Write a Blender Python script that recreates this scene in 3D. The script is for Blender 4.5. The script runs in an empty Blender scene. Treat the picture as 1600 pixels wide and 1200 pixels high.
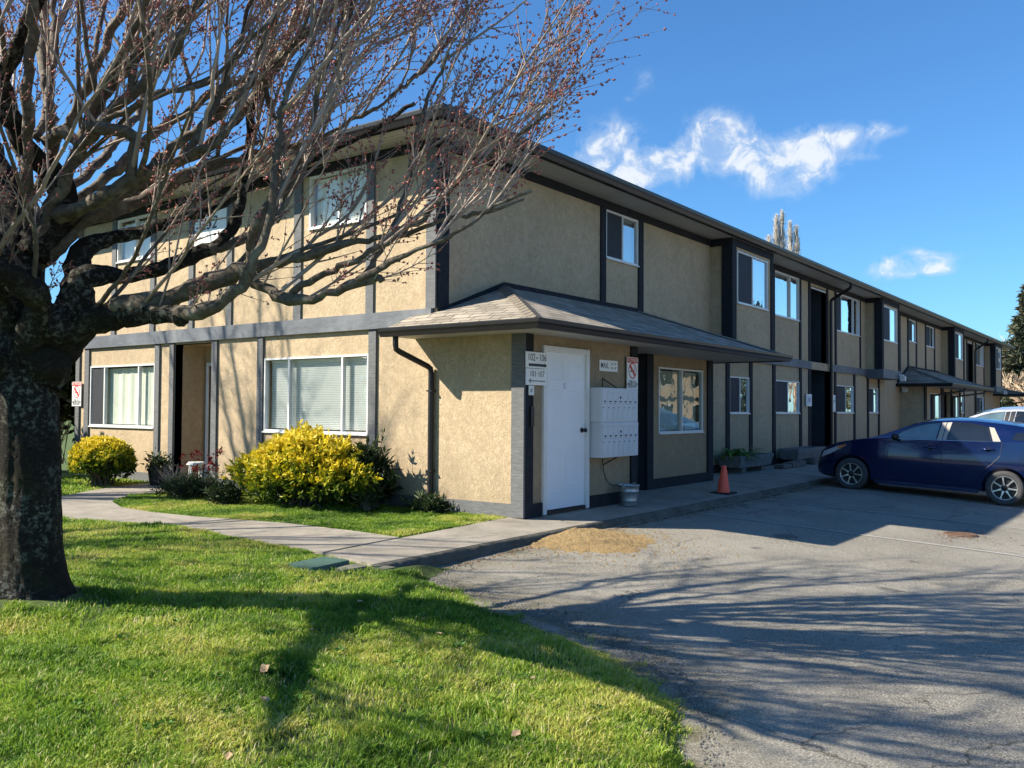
import bpy, bmesh, math, random
import numpy as np
from mathutils import Vector, Matrix
R = math.radians
rng = np.random.default_rng(7)
random.seed(7)
scene = bpy.context.scene
col = scene.collection

# ------------------------------------------------------------------ ground heights
def side_z(y): return 0.05*(y+1.2) if y < -1.2 else 0.0
def road_z(y): return -0.135+0.05*(y+2.4)

# ------------------------------------------------------------------ materials
def newmat(name):
    m = bpy.data.materials.new(name); m.use_nodes = True
    nt = m.node_tree; b = nt.nodes['Principled BSDF']
    return m, nt, b
def N(nt, t, **kw):
    n = nt.nodes.new(t)
    for k, v in kw.items():
        if k.startswith('i_'): n.inputs[k[2:]].default_value = v
        else: setattr(n, k, v)
    return n
def L(nt, a, b): nt.links.new(a, b)
def c4(c): return (c[0], c[1], c[2], 1.0)
def ramp(nt, fac, stops, interp='LINEAR'):
    r = nt.nodes.new('ShaderNodeValToRGB'); r.color_ramp.interpolation = interp
    e = r.color_ramp.elements
    while len(e) < len(stops): e.new(0.5)
    for i, (p, c) in enumerate(stops):
        e[i].position = p; e[i].color = c4(c) if hasattr(c, '__len__') else (c, c, c, 1)
    L(nt, fac, r.inputs[0]); return r.outputs[0]
def noise(nt, vec, scale, detail=4, rough=0.55, dist=0.0):
    n = N(nt, 'ShaderNodeTexNoise'); n.inputs['Scale'].default_value = scale
    n.inputs['Detail'].default_value = detail; n.inputs['Roughness'].default_value = rough
    n.inputs['Distortion'].default_value = dist
    if vec: L(nt, vec, n.inputs['Vector'])
    return n.outputs['Fac']
def objvec(nt, scale=(1, 1, 1)):
    g = N(nt, 'ShaderNodeNewGeometry'); mp = N(nt, 'ShaderNodeMapping')
    mp.inputs['Scale'].default_value = scale
    L(nt, g.outputs['Position'], mp.inputs['Vector']); return mp.outputs[0]
def mix(nt, fac, a, b, mode='MIX'):
    m = N(nt, 'ShaderNodeMixRGB'); m.blend_type = mode
    for s, v in ((m.inputs[0], fac), (m.inputs[1], a), (m.inputs[2], b)):
        if hasattr(v, 'is_output'): L(nt, v, s)
        elif hasattr(v, '__len__'): s.default_value = c4(v)
        else: s.default_value = v
    return m.outputs[0]
def math_(nt, op, a, b=0.0, clamp=False):
    m = N(nt, 'ShaderNodeMath'); m.operation = op; m.use_clamp = clamp
    for s, v in ((m.inputs[0], a), (m.inputs[1], b)):
        if hasattr(v, 'is_output'): L(nt, v, s)
        else: s.default_value = v
    return m.outputs[0]
def bump(nt, b, h, strength=0.5, dist=0.01):
    n = N(nt, 'ShaderNodeBump'); n.inputs['Strength'].default_value = strength
    n.inputs['Distance'].default_value = dist; L(nt, h, n.inputs['Height'])
    L(nt, n.outputs[0], b.inputs['Normal'])
MAT = {}
def simple(name, color, rough=0.6, var=0.15, scale=3.0, metal=0.0, bmp=0.0, bscale=60, stretch=(1, 1, 1), spec=0.4, coat=0.0):
    m, nt, b = newmat(name); v = objvec(nt, stretch)
    f = noise(nt, v, scale, 5)
    lo = tuple(max(0, c*(1-var)) for c in color); hi = tuple(c*(1+var) for c in color)
    L(nt, ramp(nt, f, [(0.3, lo), (0.7, hi)]), b.inputs['Base Color'])
    b.inputs['Roughness'].default_value = rough; b.inputs['Metallic'].default_value = metal
    b.inputs['Specular IOR Level'].default_value = spec
    b.inputs['Coat Weight'].default_value = coat
    if bmp: bump(nt, b, noise(nt, v, bscale, 3), bmp, 0.004)
    MAT[name] = m; return m

def stucco(name='stucco', k=1.0):
    m, nt, b = newmat(name); v = objvec(nt)
    big = noise(nt, v, 0.7, 5); mid = noise(nt, v, 5.0, 5, 0.6, 1.2)
    base = ramp(nt, big, [(0.3, (0.47*k, 0.365*k, 0.238*k)), (0.7, (0.575*k, 0.448*k, 0.295*k))])
    sw = noise(nt, objvec(nt, (1, 1, 0.8)), 13.0, 3, 0.55, 3.0)
    ridge = math_(nt, 'ABSOLUTE', math_(nt, 'SUBTRACT', sw, 0.5))
    rr = ramp(nt, ridge, [(0.0, 1.0), (0.035, 0.25), (0.1, 0.0)])
    fine = noise(nt, v, 70.0, 4, 0.7)
    drk = mix(nt, math_(nt, 'MULTIPLY', rr, 0.34), base, (0.27*k, 0.20*k, 0.12*k))
    streak = noise(nt, objvec(nt, (1.6, 1.6, 0.28)), 1.3, 5, 0.6)
    stn = ramp(nt, streak, [(0.46, 0.0), (0.72, 0.40)])
    c = mix(nt, stn, drk, (0.32*k, 0.245*k, 0.16*k))
    c = mix(nt, math_(nt, 'MULTIPLY', ramp(nt, mid, [(0.4, 0.0), (0.65, 1.0)]), 0.30), c, (0.66*k, 0.53*k, 0.36*k))
    c = mix(nt, ramp(nt, noise(nt, v, 11.0, 5, 0.7, 1.0), [(0.42, 0.34), (0.56, 0.0)]), c, (0.33*k, 0.26*k, 0.17*k))
    # splash dirt just above the ground
    g = N(nt, 'ShaderNodeNewGeometry'); sp = N(nt, 'ShaderNodeSeparateXYZ'); L(nt, g.outputs['Position'], sp.inputs[0])
    low = math_(nt, 'MULTIPLY', math_(nt, 'SUBTRACT', 0.95, sp.outputs[2], True), noise(nt, objvec(nt, (2, 2, 1)), 3.0, 5), True)
    c = mix(nt, math_(nt, 'MULTIPLY', low, 1.0), c, (0.25, 0.20, 0.13))
    L(nt, c, b.inputs['Base Color']); b.inputs['Roughness'].default_value = 0.93
    b.inputs['Specular IOR Level'].default_value = 0.15
    h = math_(nt, 'ADD', math_(nt, 'MULTIPLY', sw, 1.1), math_(nt, 'MULTIPLY', fine, 0.30))
    bump(nt, b, math_(nt, 'SUBTRACT', h, math_(nt, 'MULTIPLY', rr, 0.35)), 0.62, 0.018)
    MAT[name] = m
stucco(); stucco('stucco_eave_shade', 0.70)  # second is a darker copy: shade under the annex eave put into the colour
def trim():
    m, nt, b = newmat('trim'); v = objvec(nt)
    f = noise(nt, objvec(nt, (3, 3, 3)), 4, 5)
    base = ramp(nt, f, [(0.3, (0.015, 0.017, 0.022)), (0.75, (0.028, 0.030, 0.037))])
    wear = noise(nt, v, 38, 5, 0.7)
    c = mix(nt, ramp(nt, wear, [(0.60, 0.0), (0.72, 0.5)]), base, (0.075, 0.078, 0.082))
    L(nt, c, b.inputs['Base Color']); b.inputs['Roughness'].default_value = 0.75
    b.inputs['Specular IOR Level'].default_value = 0.15
    bump(nt, b, noise(nt, objvec(nt, (18, 18, 2)), 6, 4), 0.25, 0.004)
    MAT['trim'] = m
    m, nt, b = newmat('weathered_trim'); v = objvec(nt, (1, 1, 9))
    f = noise(nt, v, 9, 6, 0.7)
    L(nt, ramp(nt, f, [(0.3, (0.075, 0.08, 0.085)), (0.55, (0.125, 0.13, 0.135)), (0.75, (0.22, 0.22, 0.21))]), b.inputs['Base Color'])
    b.inputs['Roughness'].default_value = 0.8; bump(nt, b, f, 0.3, 0.004)
    MAT['weathered_trim'] = m
    m, nt, b = newmat('belt_board'); v = objvec(nt, (1, 1, 1))
    f = noise(nt, objvec(nt, (1.2, 1.2, 9)), 5, 6, 0.65); w = noise(nt, v, 2.2, 4)
    c = ramp(nt, f, [(0.3, (0.065, 0.074, 0.088)), (0.7, (0.12, 0.132, 0.148))])
    c = mix(nt, ramp(nt, w, [(0.45, 0.0), (0.75, 0.5)]), c, (0.24, 0.255, 0.27))
    L(nt, c, b.inputs['Base Color']); b.inputs['Roughness'].default_value = 0.6; bump(nt, b, f, 0.25, 0.004)
    MAT['belt_board'] = m
trim()
simple('gutter', (0.014, 0.013, 0.015), 0.4, 0.2, 4)
simple('white_frame', (0.68, 0.69, 0.68), 0.4, 0.06, 5)
simple('door_paint', (0.76, 0.79, 0.82), 0.42, 0.035, 2.5, bmp=0.08, bscale=90)
simple('white_sign', (0.78, 0.79, 0.76), 0.45, 0.05, 6)
simple('ink', (0.02, 0.02, 0.025), 0.5)
simple('red_ink', (0.55, 0.05, 0.045), 0.5)
simple('blue_ink', (0.12, 0.2, 0.5), 0.5)
simple('dark_door', (0.055, 0.04, 0.035), 0.5, 0.2)
simple('screen', (0.018, 0.022, 0.03), 0.7, 0.15)
simple('interior', (0.05, 0.05, 0.05), 0.9)
simple('curtain', (0.72, 0.72, 0.68), 0.9, 0.06)
simple('blind', (0.84, 0.88, 0.86), 0.6, 0.03)
simple('vblind', (0.70, 0.74, 0.62), 0.7, 0.05)
simple('galvanised', (0.40, 0.44, 0.47), 0.42, 0.18, 14, metal=0.75)
simple('mailbox_paint', (0.56, 0.60, 0.63), 0.42, 0.05, 3)
simple('black_metal', (0.015, 0.015, 0.017), 0.4)
simple('brass', (0.25, 0.18, 0.08), 0.35, metal=0.9)
simple('cone_red', (0.95, 0.13, 0.075), 0.55, 0.05, 9)
simple('cone_base', (0.02, 0.02, 0.022), 0.7)
simple('planter_concrete', (0.16, 0.165, 0.16), 0.9, 0.3, 7, bmp=0.5, bscale=40)
simple('soil', (0.035, 0.026, 0.018), 0.95, 0.3, 12)
simple('stone', (0.14, 0.135, 0.12), 0.9, 0.3, 6, bmp=0.5, bscale=25)
simple('cover_green', (0.045, 0.105, 0.088), 0.5, 0.2, 12, bmp=0.3, bscale=90)
simple('rust', (0.12, 0.07, 0.045), 0.8, 0.35, 20, bmp=0.5)
simple('leaf_litter', (0.36, 0.25, 0.14), 0.7, 0.3, 20)
simple('rubber', (0.05, 0.05, 0.052), 0.75, 0.15, 20, bmp=0.2)
simple('rim', (0.62, 0.62, 0.60), 0.3, 0.1, metal=0.85)
simple('black_plastic', (0.012, 0.012, 0.014), 0.45)
simple('chrome', (0.7, 0.72, 0.74), 0.12, 0.02, metal=1.0)
simple('beige_plastic', (0.36, 0.33, 0.28), 0.5, 0.04)
simple('headlamp', (0.45, 0.47, 0.50), 0.12, 0.15, 20, coat=1.0)
simple('amber', (0.6, 0.2, 0.05), 0.25, coat=1.0)
simple('tail_red', (0.4, 0.01, 0.01), 0.2, coat=1.0)
simple('wood_weathered', (0.30, 0.27, 0.23), 0.85, 0.25, 8)
simple('white_paint', (0.7, 0.7, 0.68), 0.6, 0.1, 12)
simple('far_stem', (0.46, 0.42, 0.38), 0.9, 0.25, 3)
simple('far_twig', (0.47, 0.36, 0.25), 0.9, 0.3, 0.6)

def carpaint(name, c):
    m, nt, b = newmat(name); v = objvec(nt)
    f = noise(nt, v, 300, 2)
    L(nt, ramp(nt, f, [(0.3, tuple(x*0.85 for x in c)), (0.7, tuple(min(1, x*1.2) for x in c))]), b.inputs['Base Color'])
    b.inputs['Metallic'].default_value = 0.55
    b.inputs['Coat Weight'].default_value = 1.0; b.inputs['Coat Roughness'].default_value = 0.06
    d = noise(nt, v, 5, 5); L(nt, ramp(nt, d, [(0.35, 0.16), (0.75, 0.3)]), b.inputs['Roughness'])
    MAT[name] = m
carpaint('car_blue', (0.0035, 0.013, 0.075)); carpaint('car_white', (0.74, 0.75, 0.75))

def glass(name, tint, refl=1.0, dirt=0.04):
    m = bpy.data.materials.new(name); m.use_nodes = True; nt = m.node_tree; nt.nodes.clear()
    out = N(nt, 'ShaderNodeOutputMaterial'); mx = N(nt, 'ShaderNodeMixShader')
    ge = N(nt, 'ShaderNodeNewGeometry'); dp = N(nt, 'ShaderNodeVectorMath'); dp.operation = 'DOT_PRODUCT'; L(nt, ge.outputs['Normal'], dp.inputs[0]); L(nt, ge.outputs['Incoming'], dp.inputs[1])
    om = math_(nt, 'SUBTRACT', 1.0, math_(nt, 'ABSOLUTE', dp.outputs['Value']), True)
    fr = math_(nt, 'ADD', 0.04, math_(nt, 'MULTIPLY', math_(nt, 'POWER', om, 5.0), 0.96))
    tr = N(nt, 'ShaderNodeBsdfTransparent'); tr.inputs['Color'].default_value = c4(tint)
    gl = N(nt, 'ShaderNodeBsdfGlossy'); gl.inputs['Roughness'].default_value = 0.0
    gl.inputs['Color'].default_value = (0.95, 0.97, 1, 1)
    # float glass is never perfectly flat
    bp = N(nt, 'ShaderNodeBump'); bp.inputs['Strength'].default_value = 0.12; bp.inputs['Distance'].default_value = 0.02
    L(nt, noise(nt, objvec(nt), 2.2, 2), bp.inputs['Height']); L(nt, bp.outputs[0], gl.inputs['Normal'])
    f = math_(nt, 'MULTIPLY', fr, 1.75*refl, True)
    f = math_(nt, 'ADD', f, dirt*refl, True)
    L(nt, f, mx.inputs[0]); L(nt, tr.outputs[0], mx.inputs[1]); L(nt, gl.outputs[0], mx.inputs[2])
    L(nt, mx.outputs[0], out.inputs[0]); MAT[name] = m
glass('glass', (0.97, 0.985, 0.975), 0.8, 0.02); glass('glass_shade', (0.62, 0.66, 0.66), 1.9, 0.11); glass('glass_office', (0.62, 0.66, 0.64), 0.9, 0.05); simple('car_glass', (0.085, 0.135, 0.15), 0.04, 0.35, 2.5, spec=0.9, coat=0.6); simple('privacy_glass', (0.010, 0.012, 0.014), 0.04, 0.2, 4, spec=0.8, coat=0.3)  # car_glass is opaque; its teal base colour stands in for reflected sky

def shingles():
    m, nt, b = newmat('shingles')
    tc = N(nt, 'ShaderNodeUVMap'); tc.uv_map = 'UVMap'
    br = N(nt, 'ShaderNodeTexBrick'); L(nt, tc.outputs[0], br.inputs['Vector'])
    br.inputs['Scale'].default_value = 1.0; br.inputs['Brick Width'].default_value = 0.31
    br.inputs['Row Height'].default_value = 0.135; br.inputs['Mortar Size'].default_value = 0.010
    br.inputs['Mortar Smooth'].default_value = 0.4; br.offset = 0.37
    br.inputs['Color1'].default_value = (0.22, 0.185, 0.14, 1); br.inputs['Color2'].default_value = (0.46, 0.40, 0.315, 1)
    br.inputs['Mortar'].default_value = (0.035, 0.03, 0.026, 1)
    v = objvec(nt); f = noise(nt, v, 120, 3, 0.7); g = noise(nt, v, 1.3, 4)
    c = mix(nt, ramp(nt, f, [(0.35, 0.0), (0.75, 0.5)]), br.outputs['Color'], (0.34, 0.31, 0.26))
    c = mix(nt, ramp(nt, g, [(0.45, 0.0), (0.8, 0.5)]), c, (0.10, 0.095, 0.075))
    L(nt, c, b.inputs['Base Color']); b.inputs['Roughness'].default_value = 0.95
    h = math_(nt, 'ADD', math_(nt, 'MULTIPLY', br.outputs['Fac'], -1.0), math_(nt, 'MULTIPLY', f, 0.35))
    bump(nt, b, h, 1.0, 0.02); MAT['shingles'] = m
shingles()
def soffit():
    m, nt, b = newmat('soffit'); v = objvec(nt)
    w = N(nt, 'ShaderNodeTexWave'); w.bands_direction = 'X'; L(nt, v, w.inputs['Vector'])
    w.inputs['Scale'].default_value = 3.2; w.inputs['Distortion'].default_value = 0
    r_ = ramp(nt, w.outputs['Fac'], [(0.0, 0.0), (0.08, 1.0)])
    f = noise(nt, v, 1.5, 4)
    c = ramp(nt, f, [(0.3, (0.36, 0.36, 0.33)), (0.7, (0.46, 0.46, 0.43))])
    L(nt, mix(nt, r_, (0.2, 0.2, 0.19), c), b.inputs['Base Color']); b.inputs['Roughness'].default_value = 0.6
    bump(nt, b, r_, 0.5, 0.006); MAT['soffit'] = m
soffit()
def asphalt():
    m, nt, b = newmat('asphalt'); v = objvec(nt)
    f = noise(nt, v, 85, 5, 0.85); mid = noise(nt, v, 26, 5, 0.7); g = noise(nt, v, 1.1, 5, 0.6)
    vo = N(nt, 'ShaderNodeTexVoronoi'); vo.inputs['Scale'].default_value = 62; L(nt, v, vo.inputs['Vector'])
    c = ramp(nt, f, [(0.36, (0.05, 0.047, 0.04)), (0.5, (0.25, 0.23, 0.188)), (0.64, (0.62, 0.57, 0.46))])
    st = ramp(nt, vo.outputs['Distance'], [(0.0, 1.0), (0.35, 0.0)])
    vc = N(nt, 'ShaderNodeSeparateColor'); L(nt, vo.outputs['Color'], vc.inputs[0])
    pick = ramp(nt, vc.outputs[0], [(0.62, 0.0), (0.68, 0.85)])
    c = mix(nt, math_(nt, 'MULTIPLY', st, pick), c, (0.62, 0.60, 0.52))
    c = mix(nt, ramp(nt, mid, [(0.40, 0.0), (0.72, 0.42)]), c, (0.105, 0.10, 0.09))
    c = mix(nt, ramp(nt, g, [(0.42, 0.0), (0.66, 0.35)]), c, (0.38, 0.36, 0.31))
    c = mix(nt, ramp(nt, noise(nt, v, 0.45, 4), [(0.5, 0.0), (0.7, 0.35)]), c, (0.12, 0.116, 0.105))
    wv = N(nt, 'ShaderNodeVectorMath'); wv.operation = 'ADD'; L(nt, v, wv.inputs[0]); nz = N(nt, 'ShaderNodeTexNoise'); nz.inputs['Scale'].default_value = 1.6; nz.inputs['Detail'].default_value = 6; L(nt, v, nz.inputs['Vector'])
    sc_ = N(nt, 'ShaderNodeVectorMath'); sc_.operation = 'SCALE'; sc_.inputs['Scale'].default_value = 0.9; L(nt, nz.outputs['Color'], sc_.inputs[0]); L(nt, sc_.outputs[0], wv.inputs[1])
    vk = N(nt, 'ShaderNodeTexVoronoi'); vk.feature = 'DISTANCE_TO_EDGE'; vk.inputs['Scale'].default_value = 0.42; L(nt, wv.outputs[0], vk.inputs['Vector'])
    crack = math_(nt, 'MULTIPLY', ramp(nt, vk.outputs['Distance'], [(0.0, 1.0), (0.006, 0.0)]), ramp(nt, noise(nt, v, 0.6, 3), [(0.48, 0.0), (0.56, 0.8)]))
    c = mix(nt, crack, c, (0.035, 0.034, 0.03))
    oil = ramp(nt, noise(nt, v, 2.1, 3, 0.5), [(0.66, 0.0), (0.75, 0.6)]); c = mix(nt, oil, c, (0.06, 0.058, 0.052))
    # moss and damp dirt along lawn edge and kerb
    g2 = N(nt, 'ShaderNodeVertexColor'); g2.layer_name = 'edge'
    es = N(nt, 'ShaderNodeSeparateColor'); L(nt, g2.outputs[0], es.inputs[0])
    e = math_(nt, 'MULTIPLY', es.outputs[0], ramp(nt, noise(nt, v, 5, 6, 0.7), [(0.38, 0.0), (0.6, 1.0)]), True)
    c = mix(nt, math_(nt, 'MULTIPLY', e, 0.8), c, (0.10, 0.085, 0.028))
    L(nt, c, b.inputs['Base Color']); b.inputs['Roughness'].default_value = 0.9
    b.inputs['Specular IOR Level'].default_value = 0.25
    bump(nt, b, math_(nt, 'ADD', f, math_(nt, 'MULTIPLY', st, 0.7)), 0.9, 0.008); MAT['asphalt'] = m
asphalt()
def concrete(name, lo, hi, moss):
    m, nt, b = newmat(name); v = objvec(nt)
    f = noise(nt, v, 90, 4, 0.7); g = noise(nt, v, 1.7, 6, 0.65)
    c = ramp(nt, g, [(0.28, lo), (0.72, hi)])
    c = mix(nt, ramp(nt, f, [(0.35, 0.0), (0.7, 0.4)]), c, tuple(x*0.5 for x in lo))
    c = mix(nt, ramp(nt, noise(nt, v, 6, 6, 0.75), [(0.50, 0.0), (0.66, moss)]), c, (0.045, 0.045, 0.025))
    L(nt, c, b.inputs['Base Color']); b.inputs['Roughness'].default_value = 0.9
    bump(nt, b, math_(nt, 'ADD', f, noise(nt, v, 14, 4)), 0.6, 0.006); MAT[name] = m
concrete('concrete', (0.23, 0.205, 0.165), (0.40, 0.36, 0.30), 0.3)
concrete('kerb_concrete', (0.05, 0.048, 0.038), (0.15, 0.145, 0.12), 0.95)
def barkmat(name, grey):
    m, nt, b = newmat(name); v = objvec(nt); hv = objvec(nt, (1, 1, 2.6))
    f = noise(nt, hv, 26, 7, 0.75, 0.9); l = noise(nt, v, 26, 6, 0.7); l2 = noise(nt, objvec(nt, (1, 1, 4.5)), 34, 3, 0.6)
    c = ramp(nt, f, [(0.3, (0.010, 0.009, 0.008)), (0.6, (0.040, 0.034, 0.028)), (0.8, (0.085, 0.072, 0.058))])
    cl_ = ramp(nt, noise(nt, v, 2.6, 4), [(0.42, 0.0), (0.60, 1.0)])
    c = mix(nt, math_(nt, 'MULTIPLY', ramp(nt, l, [(0.50, 0.0), (0.60, grey)]), cl_), c, (0.27, 0.275, 0.23))
    c = mix(nt, ramp(nt, l2, [(0.66, 0.0), (0.72, grey*0.7)]), c, (0.33, 0.33, 0.29))
    c = mix(nt, ramp(nt, noise(nt, v, 3.3, 4), [(0.55, 0.0), (0.72, 0.35)]), c, (0.075, 0.075, 0.025))
    L(nt, c, b.inputs['Base Color']); b.inputs['Roughness'].default_value = 0.92
    b.inputs['Specular IOR Level'].default_value = 0.15
    bump(nt, b, math_(nt, 'ADD', f, math_(nt, 'MULTIPLY', l, 0.4)), 1.0, 0.03); MAT[name] = m
barkmat('bark', 0.75)
def branchmat():
    m, nt, b = newmat('branch_bark'); v = objvec(nt)
    f = noise(nt, v, 28, 5, 0.7); l = noise(nt, v, 9, 5, 0.6)
    c = ramp(nt, f, [(0.3, (0.05, 0.038, 0.028)), (0.7, (0.17, 0.135, 0.10))])
    c = mix(nt, ramp(nt, l, [(0.52, 0.0), (0.64, 0.6)]), c, (0.25, 0.235, 0.18))
    L(nt, c, b.inputs['Base Color']); b.inputs['Roughness'].default_value = 0.85; bump(nt, b, f, 0.7, 0.01)
    MAT['branch_bark'] = m
branchmat()
simple('twig', (0.37, 0.29, 0.235), 0.6, 0.35, 3)
simple('bud', (0.36, 0.115, 0.095), 0.55, 0.35, 6)
def leafmat(name, stops, transl=0.35, rough=0.5):
    m = bpy.data.materials.new(name); m.use_nodes = True; nt = m.node_tree; b = nt.nodes['Principled BSDF']
    vc = N(nt, 'ShaderNodeVertexColor'); vc.layer_name = 'rnd'
    s = N(nt, 'ShaderNodeSeparateColor'); L(nt, vc.outputs[0], s.inputs[0])
    c = ramp(nt, s.outputs[0], stops)
    L(nt, c, b.inputs['Base Color']); b.inputs['Roughness'].default_value = rough
    b.inputs['Specular IOR Level'].default_value = 0.3
    if transl:
        t = N(nt, 'ShaderNodeBsdfTranslucent'); L(nt, c, t.inputs['Color'])
        mx = N(nt, 'ShaderNodeMixShader'); mx.inputs[0].default_value = transl
        out = [n for n in nt.nodes if n.type == 'OUTPUT_MATERIAL'][0]
        L(nt, b.outputs[0], mx.inputs[1]); L(nt, t.outputs[0], mx.inputs[2]); L(nt, mx.outputs[0], out.inputs[0])
    MAT[name] = m
leafmat('grass_blade', [(0.0, (0.035, 0.09, 0.012)), (0.28, (0.12, 0.245, 0.024)), (0.55, (0.285, 0.42, 0.044)), (0.82, (0.57, 0.54, 0.12)), (1.0, (0.68, 0.60, 0.36))], 0.45, 0.55)
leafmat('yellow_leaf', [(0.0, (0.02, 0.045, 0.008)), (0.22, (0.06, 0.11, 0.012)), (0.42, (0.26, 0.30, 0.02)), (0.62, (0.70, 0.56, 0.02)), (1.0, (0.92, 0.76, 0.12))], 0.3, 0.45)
leafmat('dark_leaf', [(0.0, (0.010, 0.020, 0.008)), (0.6, (0.035, 0.060, 0.020)), (1.0, (0.10, 0.13, 0.06))], 0.2, 0.4)
leafmat('grey_leaf', [(0.0, (0.03, 0.045, 0.02)), (0.6, (0.10, 0.14, 0.06)), (1.0, (0.30, 0.33, 0.2))], 0.25, 0.4)
leafmat('red_leaf', [(0.0, (0.10, 0.012, 0.012)), (1.0, (0.50, 0.05, 0.05))], 0.3, 0.4)
leafmat('conifer_leaf', [(0.0, (0.012, 0.022, 0.014)), (0.6, (0.045, 0.065, 0.040)), (1.0, (0.13, 0.12, 0.07))], 0.1, 0.7)
leafmat('primrose_leaf', [(0.0, (0.03, 0.09, 0.015)), (1.0, (0.12, 0.28, 0.04))], 0.3, 0.4)
def lawnmat():
    m, nt, b = newmat('lawn_soil'); v = objvec(nt)
    f = noise(nt, v, 40, 5, 0.7); g = noise(nt, v, 1.2, 4)
    c = ramp(nt, f, [(0.3, (0.030, 0.055, 0.010)), (0.7, (0.12, 0.18, 0.025))])
    c = mix(nt, ramp(nt, g, [(0.45, 0.0), (0.7, 0.5)]), c, (0.10, 0.12, 0.02))
    L(nt, c, b.inputs['Base Color']); b.inputs['Roughness'].default_value = 0.95
    bump(nt, b, f, 1.0, 0.03); MAT['lawn_soil'] = m
    m, nt, b = newmat('sawdust'); v = objvec(nt)
    f = noise(nt, v, 130, 4, 0.8); g = noise(nt, v, 5, 4)
    c = ramp(nt, f, [(0.34, (0.26, 0.15, 0.05)), (0.52, (0.56, 0.39, 0.17)), (0.68, (0.80, 0.63, 0.36))])
    c = mix(nt, ramp(nt, g, [(0.4, 0.0), (0.7, 0.4)]), c, (0.38, 0.24, 0.09))
    L(nt, c, b.inputs['Base Color']); b.inputs['Roughness'].default_value = 0.95
    bump(nt, b, math_(nt, 'ADD', f, noise(nt, v, 30, 4)), 1.0, 0.04); MAT['sawdust'] = m
    m, nt, b = newmat('road_paint'); v = objvec(nt)
    f = noise(nt, v, 55, 5, 0.8)
    L(nt, ramp(nt, f, [(0.40, (0.17, 0.165, 0.15)), (0.56, (0.46, 0.455, 0.42))]), b.inputs['Base Color'])
    b.inputs['Roughness'].default_value = 0.9; MAT['road_paint'] = m
lawnmat()

# ------------------------------------------------------------------ object helpers
def tag(o, label=None, cat=None, group=None, kind=None):
    if label: o['label'] = label
    if cat: o['category'] = cat
    if group: o['group'] = group
    if kind: o['kind'] = kind
    return o
def thing(name, label, cat, loc=(0, 0, 0), rz=0.0, group=None):
    o = bpy.data.objects.new(name, None); col.objects.link(o)
    o.empty_display_size = 0.2
    o.location = loc; o.rotation_euler = (0, 0, rz); tag(o, label, cat, group); return o
def link(name, me, parent=None, mat=None):
    o = bpy.data.objects.new(name, me); col.objects.link(o)
    if mat: me.materials.clear(); me.materials.append(MAT[mat])
    if parent: 
        o.parent = parent
        if KEEP[0]: o.matrix_parent_inverse = world_of(parent).inverted()
    return o
KEEP = [True]
def world_of(p):
    # parents are only ever placed by loc + rz (parts at identity), so build the matrix directly
    m = Matrix.LocRotScale(p.location, p.rotation_euler, p.scale)
    if p.parent: m = world_of(p.parent) @ p.matrix_parent_inverse @ m
    return m
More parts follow.
